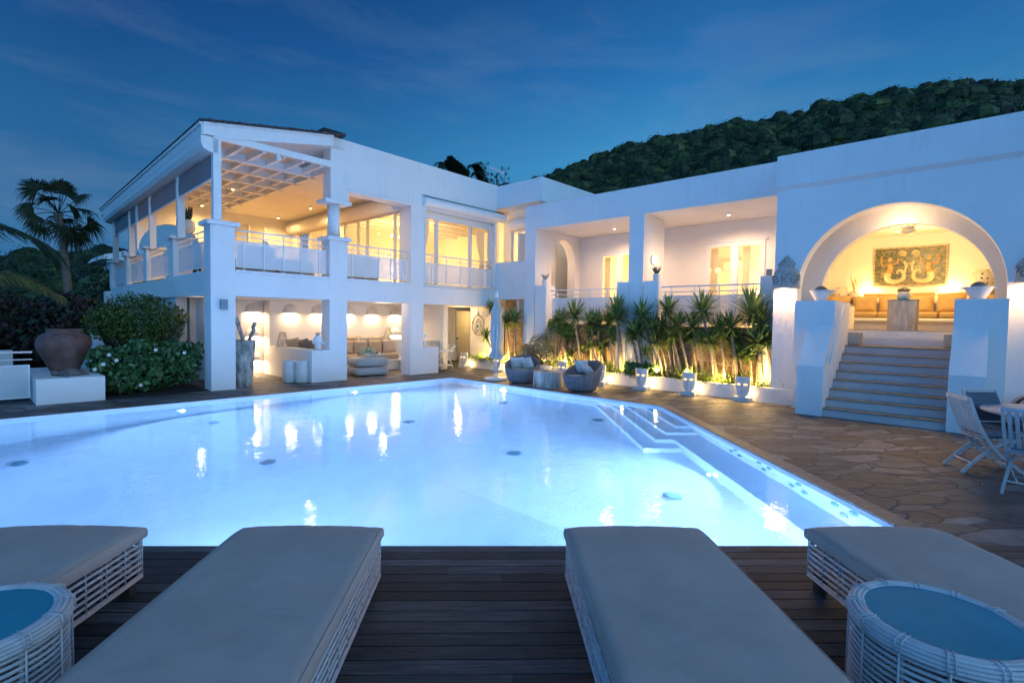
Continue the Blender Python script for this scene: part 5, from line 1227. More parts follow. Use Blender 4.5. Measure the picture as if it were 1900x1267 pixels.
for (P_,lb,rr) in (([(4.97,13.72,1.12),(4.94,13.76,1.25),(4.86,13.76,1.50),(4.80,13.76,1.74)],'taller piece of driftwood leaning left out of the bark pot',[.05,.055,.06,.05]),([(5.07,13.74,1.12),(5.12,13.74,1.25),(5.20,13.74,1.42),(5.19,13.74,1.50),(5.24,13.74,1.62)],'shorter crooked driftwood stick leaning right out of the bark pot',[.04,.045,.05,.035,.05])):
    b=MB(); P2=arcp(P_,5); b.tube(P2,[.048+.012*mnoise.noise(Vector((i*.9,rr[0]*99,0))) for i in range(len(P2))],9); tag(b.build('driftwood','bark_blue',None),lb,'driftwood','driftwood sticks in the bark pot')
# wire lantern, figurine, white lantern, candle etc.
def wire_lantern(label,c,h,r0,r1,n=18):
    t=thing('wire_lantern',label,'lantern',c,0,'conical wire lanterns'); b=MB()
    for k in range(n): a=2*PI*k/n; b.tube([(r0*math.cos(a),r0*math.sin(a),0),(r1*math.cos(a),r1*math.sin(a),h)],.005,5)
    for r,z in ((r0,.005),(r1,h)): b.tube([(r*math.cos(2*PI*k/24),r*math.sin(2*PI*k/24),z) for k in range(24)],.008,5,closed=True)
    b.build('wire_cage','wood_grey',t,world=False); b=MB(); b.lathe([(.06,.0),(.06,.24),(1e-5,.25)],16); b.build('candle','ceramic',t,world=False); return t
wire_lantern('conical wire lantern on the low wall beside the passage',(6.78,15.7,.885),.42,.18,.08); wire_lantern('conical wire lantern behind the right sofa cushions',(10.75,16.05,1.03),.40,.17,.08)
t=thing('bust_vase','small pale torso vase with spiky succulent on the low wall corner','vase',(6.90,13.72,.882)); b=MB(); b.lathe([(.085,0),(.095,.05),(.085,.12),(.12,.20),(.14,.27),(.11,.34),(.055,.37),(.065,.40)],26,sy=.8); b.build('vase_body','ceramic',t,world=False)
b=MB(); 
for sx in (-1,1): b.tube(arcp([(sx*.12,0,.28),(sx*.165,-.03,.22),(sx*.13,-.09,.17),(sx*.04,-.10,.19)],5),.022,7)
b.build('folded_arm','ceramic',t,world=False)
b=MB()
for k in range(22): a=k*2.4; q=.3+.7*(k/22); b.tube([(0,0,.38),(.05*math.cos(a)*q,.05*math.sin(a)*q,.43),(.10*math.cos(a)*q,.10*math.sin(a)*q,.47)],[.016,.014,.004],5)
b.build('succulent','stone_carved',t,world=False)
t=thing('house_lantern','white house shaped candle lantern on the short low wall','lantern',(10.62,13.72,.862)); b=MB()
for x in (-.08,.08):
    for y in (-.08,.08): b.box(x-.008,x+.008,y-.008,y+.008,0,.32)
b.box(-.095,.095,-.095,.095,0,.02); b.lathe([(.135,.32),(.03,.42),(.02,.46)],4,a0=PI/4,a1=2*PI+PI/4,smooth=False); b.tube([(0,.0,.46),(.04,0,.50),(0,0,.54),(-.04,0,.50),(0,0,.46)],.006,5); b.build('lantern_frame','white',t,world=False); b=MB(); b.lathe([(.035,.02),(.035,.15),(1e-5,.155)],12); b.build('candle','ceramic',t,world=False)
# bar cart with wicker hamper behind
t=thing('bar_cart','white tubular folding trolley with tray beside the short low wall','trolley',(11.72,14.1,0)); b=MB()
for y in (-.18,.18):
    b.tube([(-.26,y,.02),(.05,y,.55),(.16,y,.74),(.40,y,.86)],.014,7); b.tube([(.30,y,.02),(.12,y,.40),(-.10,y,.64),(-.22,y,.66)],.014,7); b.tube([(-.28,y,.66),(.34,y,.68)],.013,7); b.tube([(-.24,y,.18),(.28,y,.16)],.013,7)
b.tube([(.40,-.18,.86),(.40,.18,.86)],.013,7); b.build('tube_frame','white',t,world=False); b=MB(); b.rbox(-.24,.28,-.17,.17,.16,.19,.01); b.build('shelf','white',t,world=False); b=MB(); b.rbox(-.26,.32,-.17,.17,.66,.70,.01); b.build('tray','white',t,world=False)
b=MB(); b.rbox(11.15,12.0,14.55,15.0,.02,1.0,.05); tag(b.build('wicker_chair_back','weave_w',None),'white wicker hamper standing behind the trolley','hamper')
# hanging spiral mobile
t=thing('spiral_mobile','dark metal spiral mobile hanging in front of the white wall','mobile',(13.85,14.62,1.17)); b=MB()
b.tube([(0,.33*math.sin(2*PI*k/40),.40+.38*math.cos(2*PI*k/40)) for k in range(40)],.030,7,closed=True); b.build('outer_ring','stone_carved',t,world=False)
b=MB(); b.tube([(-.02,.24*math.sin(2*PI*k/40)*1.0+.03,.36+.27*math.cos(2*PI*k/40)) for k in range(40)],.016,7,closed=True); b.tube([(-.04,.15*math.sin(2*PI*k/30)-.02,.38+.17*math.cos(2*PI*k/30)) for k in range(30)],.016,7,closed=True); b.build('inner_ring','stone_carved',t,world=False)
b=MB(); b.ball((-.04,-.02,.36),.05,12); b.build('glass_drop','frost',t,world=False)
b=MB(); b.lathe([(.09,.78),(.05,.82),(.03,.90),(.015,.95)],12); b.tube([(0,0,.95),(0,0,1.10)],.007,5); b.build('hanger','stone_carved',t,world=False)
# bottles on bar counter, floor mat
for i,(x,y,h) in enumerate(((15.1,17.75,.28),(15.2,17.95,.33))):
    b=MB(); b.lathe([(.04,0),(.04,h*.6),(.015,h*.78),(.015,h)],12,(x,y,.962)); tag(b.build('wine_bottle','dark',None),['shorter dark bottle on the bar counter','taller dark bottle on the bar counter'][i],'bottle','bottles on the bar counter')
b=MB(); b.box(14.3,15.3,16.3,16.8,.004,.02); MT['mat_green']=mat('green_mat',(.08,.12,.03),.95); tag(b.build('door_mat','mat_green',None),'green doormat in front of the bar doorway','doormat')
# clay water jar in planter
vase('tall pale ceramic jug standing in the planter left of the parasol',(13.45,13.35,.30),[(.09,0),(.13,.08),(.14,.35),(.11,.50),(.07,.55),(.09,.60),(.10,.62)],'ceramic',name='jug',cat='jug')
# low white tealight bowls behind the tub chair
vase('round white planter bowl glowing behind the left tub chair',(12.2,10.0,0),[(.16,0),(.22,.10),(.26,.38),(.27,.42),(.24,.41)],'ceramic',name='planter_bowl',cat='planter pot')
# ================================================================== balcony things
def wicker_sofa(label,x0,x1,y0,y1,z,back,arm=True):
    t=thing('wicker_sofa',label,'outdoor sofa',((x0+x1)/2,(y0+y1)/2,z)); b=MB(); b.rbox(x0,x1,y0,y1,z+.02,z+.34,.06,4); b.build('woven_base','weave_w',t)
    if back=='x0': b=MB(); b.rbox(x0-.02,x0+.16,y0,y1,z+.10,z+.78,.07,4)
    else: b=MB(); b.rbox(x0,x1,y0-.02,y0+.16,z+.10,z+.80,.07,4)
    b.build('woven_back','weave_w',t); b=MB(); b.rbox(x0+.1,x1-.05,y0+.1,y1-.05,z+.34,z+.48,.05,4,puff=.02); b.build('seat_cushion','lightcush',t); return t
wicker_sofa('white wicker sofa with high sloping back behind the first balcony railing',5.05,6.05,14.4,16.2,2.85,'y0')
t=thing('wicker_daybed','low white wicker daybed behind the first balcony railing','daybed',(6.6,14.7,2.85)); b=MB(); b.rbox(6.1,7.1,14.3,16.0,2.87,3.22,.06,4); b.build('woven_base','weave_w',t); b=MB(); b.rbox(6.12,7.08,14.32,15.98,3.22,3.38,.05,4); b.build('mattress','lightcush',t)
wicker_sofa('white wicker armchair behind the second balcony railing',8.0,9.2,14.3,15.2,2.85,'y0')
pillow('cushion','round topped white cushion, left one behind the second railing','cushion',(8.45,14.62,3.55),.48,.46,.16,.2,R(-15),'lightcush','white balcony cushions'); pillow('cushion','round topped white cushion, right one behind the second railing','cushion',(8.92,14.62,3.55),.48,.46,.16,-.15,R(-15),'lightcush','white balcony cushions',roll=.2)
pillow('cushion','white cushion leaning on the arm of the first balcony sofa','cushion',(5.95,14.75,3.62),.52,.50,.17,R(60),R(-15),'lightcush','white balcony cushions')
t=thing('dining_chair','white wicker dining chair inside the big upstairs window','chair',(11.15,15.0,2.85)); b=MB(); b.rbox(10.9,11.4,14.8,15.3,3.25,3.33,.03); b.build('seat','weave_w',t); b=MB(); b.rbox(10.9,11.4,14.76,14.82,3.3,3.62,.03); b.build('backrest','weave_w',t)
for x in (10.94,11.36):
    for y in (14.84,15.26): b=MB(); b.box(x-.02,x+.02,y-.02,y+.02,2.851,3.25); b.build('leg','white',t)
t=thing('rattan_armchair','large white wicker armchair at the left of the big upstairs window','armchair',(10.8,14.5,2.85)) if False else None
t=thing('chandelier','white arm chandelier seen through the big upstairs window','chandelier',(11.3,16.2,4.7)); b=MB(); b.tube([(0,0,0),(0,0,.86)],.012,6)
for k in range(6): a=k*PI/3; b.tube(arcp([(0,0,.02),(.18*math.cos(a),.18*math.sin(a),-.06),(.32*math.cos(a),.32*math.sin(a),.06)],4),.010,6)
b.build('arm_frame','white',t,world=False)
for k in range(6): a=k*PI/3; b=MB(); b.lathe([(.02,.06),(.035,.08),(.03,.16)],10,(.32*math.cos(a),.32*math.sin(a),0)); b.build('candle_bulb','warmsoft',t,world=False)
t=thing('globe_wall_lamp','glowing lamp on the rear wall of the upstairs living room','wall lamp',(13.9,20.4,4.0)); b=MB(); b.ball((0,0,0),.10,14); b.build('lamp_glass','warm',t,world=False); lamp('POINT',(13.9,20.1,4.0),60,TW,.1,t)
# planter on west pier
x,y,_=mapW(3.72,.25,4.0); t=thing('tripod_planter','white barrel planter on short wooden legs with dark succulent on the balcony pier','planter pot',(x+.15,y-.1,4.001)); b=MB(); b.lathe([(.15,.16),(.19,.20),(.20,.42),(.17,.50),(.16,.50),(.15,.46),(1e-5,.45)],24); b.build('pot_body','ceramic',t,world=False)
for k in range(4): a=k*PI/2+.6; b=MB(); b.tube([(.15*math.cos(a),.15*math.sin(a),.22),(.17*math.cos(a),.17*math.sin(a),0)],.014,6); b.build('leg','basket',t,world=False)
b=MB(); 
for k in range(10): a=k*2.4; q=.25+.07*(k%3); b.tube(arcp([(0,0,.44),(.07*math.cos(a),.07*math.sin(a),.55),(.12*math.cos(a),.12*math.sin(a),.50+q)],4),[.028]*8+[.01],6)
b.build('succulent','leaf_palm',t,world=False)
# pots on terrace piers
def pier_pot(label,c,mt='stone_carved'):
    t=thing('potted_succulent',label,'potted plant',c,0,'potted succulents on the terrace piers'); b=MB(); b.lathe([(.075,0),(.095,.02),(.10,.19),(.09,.20),(.085,.17),(1e-5,.16)],20); b.build('pot_body','ceramic',t,world=False)
    b=MB()
    for k in range(20): a=k*2.4; q=rnd(.5,1.2); b.tube([(0,0,.17),(.06*math.cos(a)*q,.06*math.sin(a)*q,.26),(.12*math.cos(a)*q,.12*math.sin(a)*q,.26+.12*rnd(.5,1.3))],[.018,.016,.006],5)
    b.build('succulent',mt,t,world=False)
MT['redsucc']=mat('reddish_succulent',(.20,.12,.08),.8,.3)
pier_pot('white pot with grey succulent on the leftmost terrace pier',mapB(13.12,10.72,2.925)); pier_pot('white pot with reddish succulent under the round bulkhead lamp',mapB(13.12,6.80,2.925),'redsucc')
b=MB(mapB); b.box(12.96,13.02,3.82,3.94,2.93,3.08); tag(b.build('number_plaque','stone_carved',None),'tiny dark framed plaque on the terrace pier beside the carved lamp','plaque')
# bedroom lamps and table
for i,(y,lb) in enumerate(((5.55,'glowing shade lamp inside the right bedroom door'),(9.4,'coloured glass wall ornaments inside the left bedroom'))):
    if i==0:
        c=mapB(17.6,y,2.4); t=thing('table_lamp',lb,'table lamp',c); b=MB(); b.lathe([(.08,0),(.03,.03),(.02,.25)],14); b.build('lamp_base','ceramic',t,world=False); b=MB(); b.lathe([(.16,.25),(.11,.52)],20); b.build('lamp_shade','warm',t,world=False)
        b=MB(mapB); b.box(17.4,17.8,5.3,5.8,1.701,2.38); tag(b.build('bedside_table','white',None),'white bedside table under the shade lamp','bedside table')
for r_,(z,cs) in enumerate(((3.55,[(.30,.45,.05),(.10,.15,.30),(.35,.08,.05)]),(2.95,[(.25,.5,.05),(.55,.45,.05),(.6,.08,.04)]))):
    for k,cc in enumerate(cs):
        MT['glass_%d%d'%(r_,k)]=mat('ornament_%d%d'%(r_,k),cc,.3,.1); p=mapB(16.6,9.05-k*.16,z+.02*k); b=MB(); b.M=Matrix.Translation(p)@Matrix.Rotation(PI/2,4,'Y'); b.lathe([(1e-5,0),(.09,.01),(.08,.03),(1e-5,.05)],14); tag(b.build('glass_ornament','glass_%d%d'%(r_,k),None),'%s glass disc, %s in the %s row inside the left bedroom'%(['green','blue','red','lime','yellow','orange'][r_*3+k],ORD[k],['upper','lower'][r_]),'ornament','coloured glass discs inside the bedroom')
# roof aerial
t=thing('satellite_panel','flat tilted white panel aerial on a thin pole above the roof','aerial',(22.2,22,9.2)); b=MB(); b.tube([(0,0,0),(0,0,1.25)],.035,8); b.build('pole','dark',t,world=False); b=MB(); b.M=Matrix.Translation((0,0,1.45))@Matrix.Rotation(R(-45),4,'Z')@Matrix.Rotation(R(20),4,'Y')@Matrix.Rotation(R(28),4,'X'); b.rbox(-.50,.50,-.3,.3,-.02,.02,.015); b.build('antenna_panel','trim',t,world=False)
# ================================================================== left garden hard things
t=thing('garden_plinth','long low white rendered plinth at the left of the patio','plinth',(1.6,14.2,0)); b=MB(); b.box(1.08,2.14,13.45,16.3,-.01,.50); b.build('plinth_body','wall',t)
b=MB(); b.lathe([(.25,0),(.27,.04),(.36,.25),(.46,.45),(.49,.58),(.48,.68),(.42,.78),(.33,.84),(.30,.86),(.31,.90),(.325,.92),(.30,.93),(.26,.90),(.26,.80)],44,(1.70,15.2,.503)); tag(b.build('terracotta_urn','terra',None),'huge round bellied old terracotta urn on the white plinth','urn')
t=thing('turtle_sculpture','small grey stone turtle lying on the front of the plinth','sculpture',(1.66,13.95,.502),R(200)); b=MB(); b.ball((0,0,.03),.19,20,1.25,.85,.62,wob=.05)
b.build('shell','rock',t,world=False)
b=MB(); b.tube([(.2,0,.05),(.27,0,.07),(.33,0,.08)],[.045,.04,.05],8)
for sx in (-1,1): b.tube([(.13*1,sx*.12,.04),(.2,sx*.2,.02),(.16,sx*.26,.015)],[.04,.035,.015],7); b.tube([(-.16,sx*.11,.03),(-.24,sx*.17,.015)],[.035,.015],7)
b.build('head_and_flippers','rock',t,world=False)
def lrail(L,fn,name='garden_railing'):
    t=thing(name,'white metal railing with perforated panel at the left edge','railing',(.3,14.02,0)); o=railing(L,fn,par=t,z0=0.02,h=.98,nposts=2,name='rail_frame'); return t
lrail(2.9,lambda t,d,z:(1.08-t,14.02+d,z))
b=MB(); b.prism([(13.0,-.0)]+[(16.5,0),(16.5,.62)],0,3.0,3.2) if False else None
# curved white garden wall behind the shrubs
b=MB(); b.box(2.35,2.5,16.4,20,-.5,.55); b.prism([(16.4,.0),(20,0),(20,1.9),(18.6,1.7),(17.4,1.15),(16.4,.75)],0,2.52,2.7); tag(b.build('garden_wall','wall',None),'sloping white garden wall between urn and shrubs','garden wall')
b=MB(); b.box(-3,1.0,17.5,17.8,-.5,.85); tag(b.build('terrace_wall','wall',None),'low white wall behind the railing at far left','garden wall')
# distant pavilion roof
b=MB(); t=thing('distant_pavilion','far low roofed pavilion behind the balcony','house',(10.2,50,0)); b.lathe([(4.2,0),(3.9,.35),(.1,1.3)],4,(10.4,50,5.7),a0=PI/4,a1=2*PI+PI/4,smooth=False); b.build('roof','trim',t); b=MB(); b.box(8.3,12.5,48,52,2,5.7); b.build('wall','iwall',t)
# ================================================================== plants
random.seed(31)
def blade_set(c,n,L,w,spread=1.0,droop=.25,up=.35):
    out=[]
    for k in range(n):
        a=k*2.39996+rnd(-.2,.2); f=(k+.5)/n; el=math.asin(max(-.75,1-1.42*spread*f))+rnd(-.13,.13); l=L*rnd(.8,1.1)
        d=Vector((math.cos(a)*math.cos(el),math.sin(a)*math.cos(el),math.sin(el))); s=Vector((-math.sin(a),math.cos(a),0))
        up_=d.cross(s); p0=Vector(c)+d*.02; P_=[p0,p0+d*l*.35,p0+d*l*.7-Vector((0,0,droop*l*.10)),p0+d*l-Vector((0,0,droop*l*.30))]; W_=[w*.55,w,w*.75,.001]
        for i in range(3):
            out.append([P_[i]-s*W_[i],P_[i]+s*W_[i],P_[i+1]+s*W_[i+1],P_[i+1]-s*W_[i+1]])
    return out
def strip_mesh(name,quads,mt,parent,loc,per=3):
    # share vertices inside each blade so Random Per Island is per blade
    V=[];Fc=[]
    for i in range(0,len(quads),per):
        q=quads[i:i+per]; b0=len(V); V+=[q[0][0],q[0][1]]
        for j,x in enumerate(q): V+=[x[3],x[2]]; k=b0+2*j; Fc.append((k,k+1,k+3,k+2))
    b=MB(); b.add([tuple(Vector(v)-Vector(loc)) for v in V],Fc,False); o=b.build(name,mt,parent,world=False); return o
def yucca(label,x,yc,zc,yb,zb,r):
    t=thing('yucca_plant',label,'yucca',(x,yb,zb),0,'yuccas in the long planter')
    P_=arcp([(x,yb,zb),(x+rnd(-.05,.05),yb+(yc-yb)*.25,zb+(zc-zb)*.4),(x,yb+(yc-yb)*.75,zb+(zc-zb)*.8),(x,yc,zc-.04)],6)
    loc=Vector((x,yb,zb)); rr=.024+.020*r; b=MB(); b.tube([p-loc for p in P_],[rr*(1.15-.3*i/len(P_))*(1+.12*math.sin(i*2.1)) for i in range(len(P_))],8); b.build('trunk','trunk',t,world=False)
    n=int(54+80*r); q=blade_set((x,yc,zc),int(n*.88),r*1.42,.017+.028*r,1.0,.06); q+=blade_set((x,yc,zc-.10*r/.4),int(n*.30),r*1.25,.015+.024*r,1.15,.2)
    strip_mesh('crown',q,'leaf_yucca',t,(x,yb,zb)); return t
YU=[(12.96,7.98,1.9,7.8,0.69,0.41),(13.05,7.24,1.96,6.7,0.37,0.41),(13.0,6.87,1.64,6.37,0.43,0.32),(13.07,6.6,1.65,6.27,0.67,0.31),(13.08,6.48,2.12,6.17,0.64,0.37),(12.9,6.1,1.71,5.77,0.71,0.36),(12.88,5.44,2.11,5.09,0.63,0.45),(13.15,5.8,1.41,5.65,0.65,0.27),(12.96,5.49,1.34,5.41,0.62,0.24),(12.95,5.01,1.63,4.83,0.51,0.35),(13.2,4.75,1.39,4.71,0.45,0.32),(13.03,4.29,2.06,4.04,0.47,0.54),(13.15,3.94,1.4,3.82,0.43,0.33),(13.03,4.29,1.02,4.22,0.58,0.23),(13.08,4.1,1.86,4.13,1.16,0.4),(12.93,7.0,0.95,6.65,0.38,0.2),(13.15,13.28,2.12,13.18,0.64,0.33),(13.15,13.56,1.18,13.12,0.37,0.3),(13.15,12.53,1.71,12.39,0.38,0.35),(13.15,12.17,1.79,12.07,0.4,0.4),(13.09,10.09,1.81,9.88,0.79,0.35),(12.9,9.45,1.96,9.21,0.46,0.44),(13.12,8.74,1.74,8.65,0.77,0.38),(13.07,8.07,2.11,7.8,0.71,0.4),(12.98,8.2,1.36,8.03,0.45,0.25),(12.89,8.82,1.06,8.49,0.51,0.17),(13.16,8.63,1.0,8.48,0.55,0.22),(13.03,9.68,0.74,9.45,0.34,0.18),(13.11,10.51,0.72,10.22,0.34,0.22),(13.16,9.34,0.88,9.22,0.44,0.18)]
YU+=[(13.12,7.55,1.35,7.35,.3,.30),(13.1,6.45,1.25,6.2,.3,.28),(13.15,9.0,1.45,8.95,.3,.32),(13.15,9.75,1.30,9.6,.3,.30),(13.1,4.55,1.0,4.45,.3,.25),(13.12,8.35,1.75,8.2,.3,.32),(13.0,7.35,1.5,7.1,.3,.36),(12.95,6.75,1.25,6.5,.3,.32),(12.95,6.25,1.45,6.0,.3,.34),(12.95,5.7,1.7,5.4,.3,.36),(12.95,5.2,1.3,5.05,.3,.34),(12.98,4.75,1.7,4.55,.3,.38),(12.98,4.1,1.35,4.0,.3,.36),(13.0,8.9,1.75,8.7,.3,.36)]
YU.sort(key=lambda q:-q[3])
for i,(x,yc,zc,yb,zb,r) in enumerate(YU):
    size='tall' if zc>1.75 else ('medium' if zc>1.25 else 'small')
    where='left of the parasol' if yb>12.6 else ('between parasol and left tub chair' if yb>11 else ('behind the left tub chair' if yb>9.6 else ('behind the stump table' if yb>8.6 else ('behind the right tub chair' if yb>7.4 else ('under the terrace pillar' if yb>6.2 else ('below the right terrace railing' if yb>4.6 else 'beside the lit arch pillar'))))))
    yucca('%s yucca with %s crown %s, number %s from left'%(size,'wide spiky' if r>.38 else 'narrow spiky',where,(['one','two','three','four','five','six','seven','eight','nine','ten','eleven','twelve','thirteen','fourteen','fifteen','sixteen','seventeen','eighteen','nineteen','twenty','twenty one','twenty two','twenty three','twenty four','twenty five','twenty six','twenty seven','twenty eight','twenty nine','thirty']+['thirty '+q for q in ('one','two','three','four','five','six','seven','eight','nine')]+['forty']+['forty '+q for q in ('one','two','three','four','five','six','seven')])[i]),x+.10,yc,zc,yb,min(zb,.30),r)
# ground rosettes and leafy cover in the planter
q=[]
for k in range(120):
    y=rnd(3.4,11.0) if k<95 else rnd(11,14.3); x=rnd(12.86,13.25); q+=blade_set((x,y,rnd(.28,.5)),20,rnd(.20,.38),.014,1.0,.5)
o=strip_mesh('groundcover_rosettes',q,'leaf_yucca',None,(13,7,.3)); o.location=(13,7,.3); tag(o,'low spiky rosettes covering the soil between the yucca trunks','ground cover',kind='stuff')
pts=[]; 
for k in range(130):
    y=rnd(3.3,14.6); x=rnd(12.82,13.3)+(.25 if y>11 else 0); cp,d=blob_pts((x,y,.33),(.13,.16,.12),60,.4,.2); pts.append(leaves(cp,.026,.6,.6,d,.5))
o=fastmesh('planter_groundcover',np.concatenate(pts),'leaf_gc',loc=(13,7,.3)); tag(o,'fresh yellow green leafy ground cover in the long planter','ground cover',kind='stuff')
def shrub(label,cat,blobs,mt,n,size,name,asp=.5,stems=True,grp=None,stembase=None):
    c0=Vector(blobs[0][0]); zb=min(b_[0][2]-b_[1][2] for b_ in blobs); base=stembase or (c0.x,c0.y,max(0,zb)); t=thing(name,label,cat,base,0,grp); A=[]
    tot=sum(b_[1][0]*b_[1][1]*b_[1][2] for b_ in blobs)**1.0
    for c,r in blobs:
        k=int(n*(r[0]*r[1]*r[2])/tot); cp,d=blob_pts(c,r,k,.45,.30); A.append(leaves(cp,size,asp,.35,d,1.5))
    fastmesh('foliage',np.concatenate(A),mt,t,loc=base)
    if stems:
        b=MB()
        for c,r in blobs:
            for k in range(5): p=(c[0]+rnd(-.6,.6)*r[0],c[1]+rnd(-.6,.6)*r[1],c[2]+rnd(-.2,.6)*r[2]); b.tube(arcp([(base[0]+rnd(-.1,.1),base[1]+rnd(-.1,.1),base[2]),((base[0]+p[0])/2+rnd(-.1,.1),(base[1]+p[1])/2,(base[2]+p[2])/2),p],4),[.022]*4+[.014]*4+[.006],6)
        b.build('branches','trunk',t)
    return t
shrub('rounded clipped bush with small yellow green leaves against the villa west wall','shrub',[((3.30,16.1,1.66),(.95,.7,.70)),((2.75,16.2,1.55),(.6,.6,.52)),((3.80,15.7,1.50),(.45,.45,.50)),((3.35,15.9,1.15),(.6,.5,.45)),((4.12,15.5,1.75),(.16,.2,.22))],'leaf_dark',9000,.045,'rounded_bush',stembase=(3.5,15.9,0))
t=shrub('broad gardenia bush with glossy leaves and white flowers at the patio edge','shrub',[((2.75,14.5,.68),(.62,.5,.46)),((3.40,14.4,.72),(.50,.5,.46)),((2.30,14.4,.70),(.36,.4,.36)),((3.88,14.2,.62),(.28,.35,.52)),((3.1,14.2,.34),(.80,.4,.34)),((3.62,14.3,.98),(.25,.3,.25)),((2.95,14.5,1.02),(.28,.3,.22)),((2.15,14.2,.92),(.2,.25,.2)),((2.5,14.0,.30),(.4,.3,.28)),((4.02,14.1,.95),(.16,.2,.24))],'leaf_gard',4300,.072,'gardenia_bush',.55,stembase=(3.1,14.5,0))
for k,(x,y,z) in enumerate([(2.30,14.0,.90),(2.42,13.95,.78),(2.05,13.98,.60),(2.82,13.80,.22),(3.15,13.98,.98),(3.42,14.0,.97),(3.70,13.9,.90),(2.2,14.0,.70)]):
    b=MB(); 
    for j in range(6): a=j*PI/3; b.quad((x,y,z),(x+.03*math.cos(a-.4),y-.012,z+.03*math.sin(a-.4)),(x+.05*math.cos(a),y-.018,z+.05*math.sin(a)),(x+.03*math.cos(a+.4),y-.012,z+.03*math.sin(a+.4)))
    b.build('white_flower','flower_w',t)
b=MB(); b.add([(2.15,13.45,.012),(4.14,13.60,.012),(4.14,16.0,.012),(2.15,16.0,.012)],[(0,1,2,3)]); b.box(2.15,4.1,14.3,16,.0,.011) if False else None; tag(b.build('garden_soil','soil'),kind='structure')
# dark hedge bank with bougainvillea behind the urn
gd='dark shrubs on the garden bank'
for i,(c,r,mt,lb) in enumerate([((2.2,18.6,1.5),(.9,.9,.95),'bougain','dark bougainvillea mound between urn and round bush'),((1.0,19.6,1.35),(1.1,1.0,1.0),'bougain','dark purple flecked bougainvillea mound directly behind the urn'),((-.6,19.0,1.2),(1.1,1.0,.95),'bougain','dark bougainvillea mound behind the left railing'),((-2.4,19.8,1.4),(1.3,1.0,1.1),'bougain','dark bougainvillea mound at the left edge of the garden'),((.2,23,1.9),(1.6,1.4,1.3),'leaf_palm','broad dark bush at the foot of the fan palm'),((2.4,20.9,.9),(1.1,1.0,1.0),'leaf_palm','dark bush below the far end of the balcony wall'),((-3.2,24,1.8),(2.0,1.5,1.5),'leaf_palm','broad dark bush left of the fan palm'),((5.6,29,2.4),(2.2,1.6,2.2),'leaf_palm','dark tree top behind the far balcony corner')]):
    shrub(lb,'shrub',[(c,r),((c[0]+.5,c[1]-.3,c[2]-.45),(r[0]*.8,r[1]*.8,r[2]*.8)),((c[0]-.6,c[1]-.2,c[2]-.4),(r[0]*.7,r[1]*.7,r[2]*.8))],mt,3600,.085,'garden_shrub',grp=gd)
q=[]
for k in range(16): q+=blade_set((rnd(-.2,1.0),rnd(14.9,16.6),.05),26,rnd(.55,.85),.014,.9,.6)
o=strip_mesh('tall_grass_clumps',q,'leaf_palm',None,(.4,15.5,0)); o.location=(.4,15.5,0); tag(o,'dark strappy grass clumps behind the left railing','grass',kind='stuff')
shrub('soft grey leaved bush behind the left tub chair','shrub',[((12.95,10.75,.95),(.30,.45,.42)),((13.0,10.35,1.25),(.28,.32,.36)),((12.9,11.2,.7),(.25,.35,.32)),((13.0,10.55,.6),(.3,.5,.3))],'leaf_grey',2600,.042,'grey_bush',stembase=(13.0,10.7,.3))
shrub('yellow green bush above the grey leaved bush by the left terrace pier','shrub',[((13.2,10.25,1.65),(.25,.35,.30)),((13.2,9.9,1.5),(.22,.28,.25))],'leaf_gc',1100,.05,'green_bush',stembase=(13.2,10.2,.3))
for i,(y,lb) in enumerate(((7.35,'low broad leaved plant in the planter right of the right tub chair'),(6.95,'low broad leaved plant beside the third face lantern'),(11.35,'low leafy plant under the yuccas by the parasol'))):
    shrub(lb,'plant',[((12.95,y,.48),(.2,.28,.2))],'leaf_gard',260,.085,'leafy_plant',.6,False,'broad leaved plants in the planter',stembase=(12.95,y,.3))
for i,(x,y,e) in enumerate([(12.95,3.95,14),(12.92,4.9,12),(12.95,5.75,14),(12.95,6.6,12),(12.95,7.6,14),(13.0,8.7,12),(13.0,9.8,12),(13.05,10.6,16),(13.1,12.4,16),(13.3,13.6,18)]):
    t=thing('garden_spotlight','small ground spotlight in the planter soil, number %s from the stairs'%(['one','two','three','four','five','six','seven','eight','nine','ten'][i]),'garden light',(x-.04,y,.275),0,'ground spotlights in the planter'); b=MB(); b.lathe([(.035,0),(.04,.06),(.03,.07)],12); b.build('spot_body','dark',t,world=False); b=MB(); b.lathe([(1e-5,.066),(.028,.066)],12); b.build('lens','warm',t,world=False)
    lamp('POINT',(x-.06,y,.52),e*5.2,(1,.62,.20),.03,t)
# palms ---------------------------------------------------------------------
def fan_leaf(c,d,L,n=26,w=.05):
    d=Vector(d).normalized(); s=d.cross(Vector((0,0,1))); s=s.normalized() if s.length>.1 else Vector((1,0,0)); s=(Matrix.Rotation(rnd(-1.1,1.1),3,d)@s).normalized(); u=s.cross(d).normalized(); out=[]
    for k in range(n):
        a=-1.9+3.8*k/(n-1)+rnd(-.04,.04); v=(d*math.cos(a)+s*math.sin(a)).normalized(); l=L*(1-.18*abs(a)/1.9)*rnd(.85,1.08); q_=v.cross(u).normalized(); P_=[Vector(c),Vector(c)+v*l*.5+u*.04,Vector(c)+v*l*.82-Vector((0,0,l*.10)),Vector(c)+v*l-Vector((0,0,l*rnd(.25,.5)))]; W_=[.004,w,w*.55,.002]
        for i in range(3): out.append([P_[i]-q_*W_[i],P_[i]+q_*W_[i],P_[i+1]+q_*W_[i+1],P_[i+1]-q_*W_[i+1]])
    return out
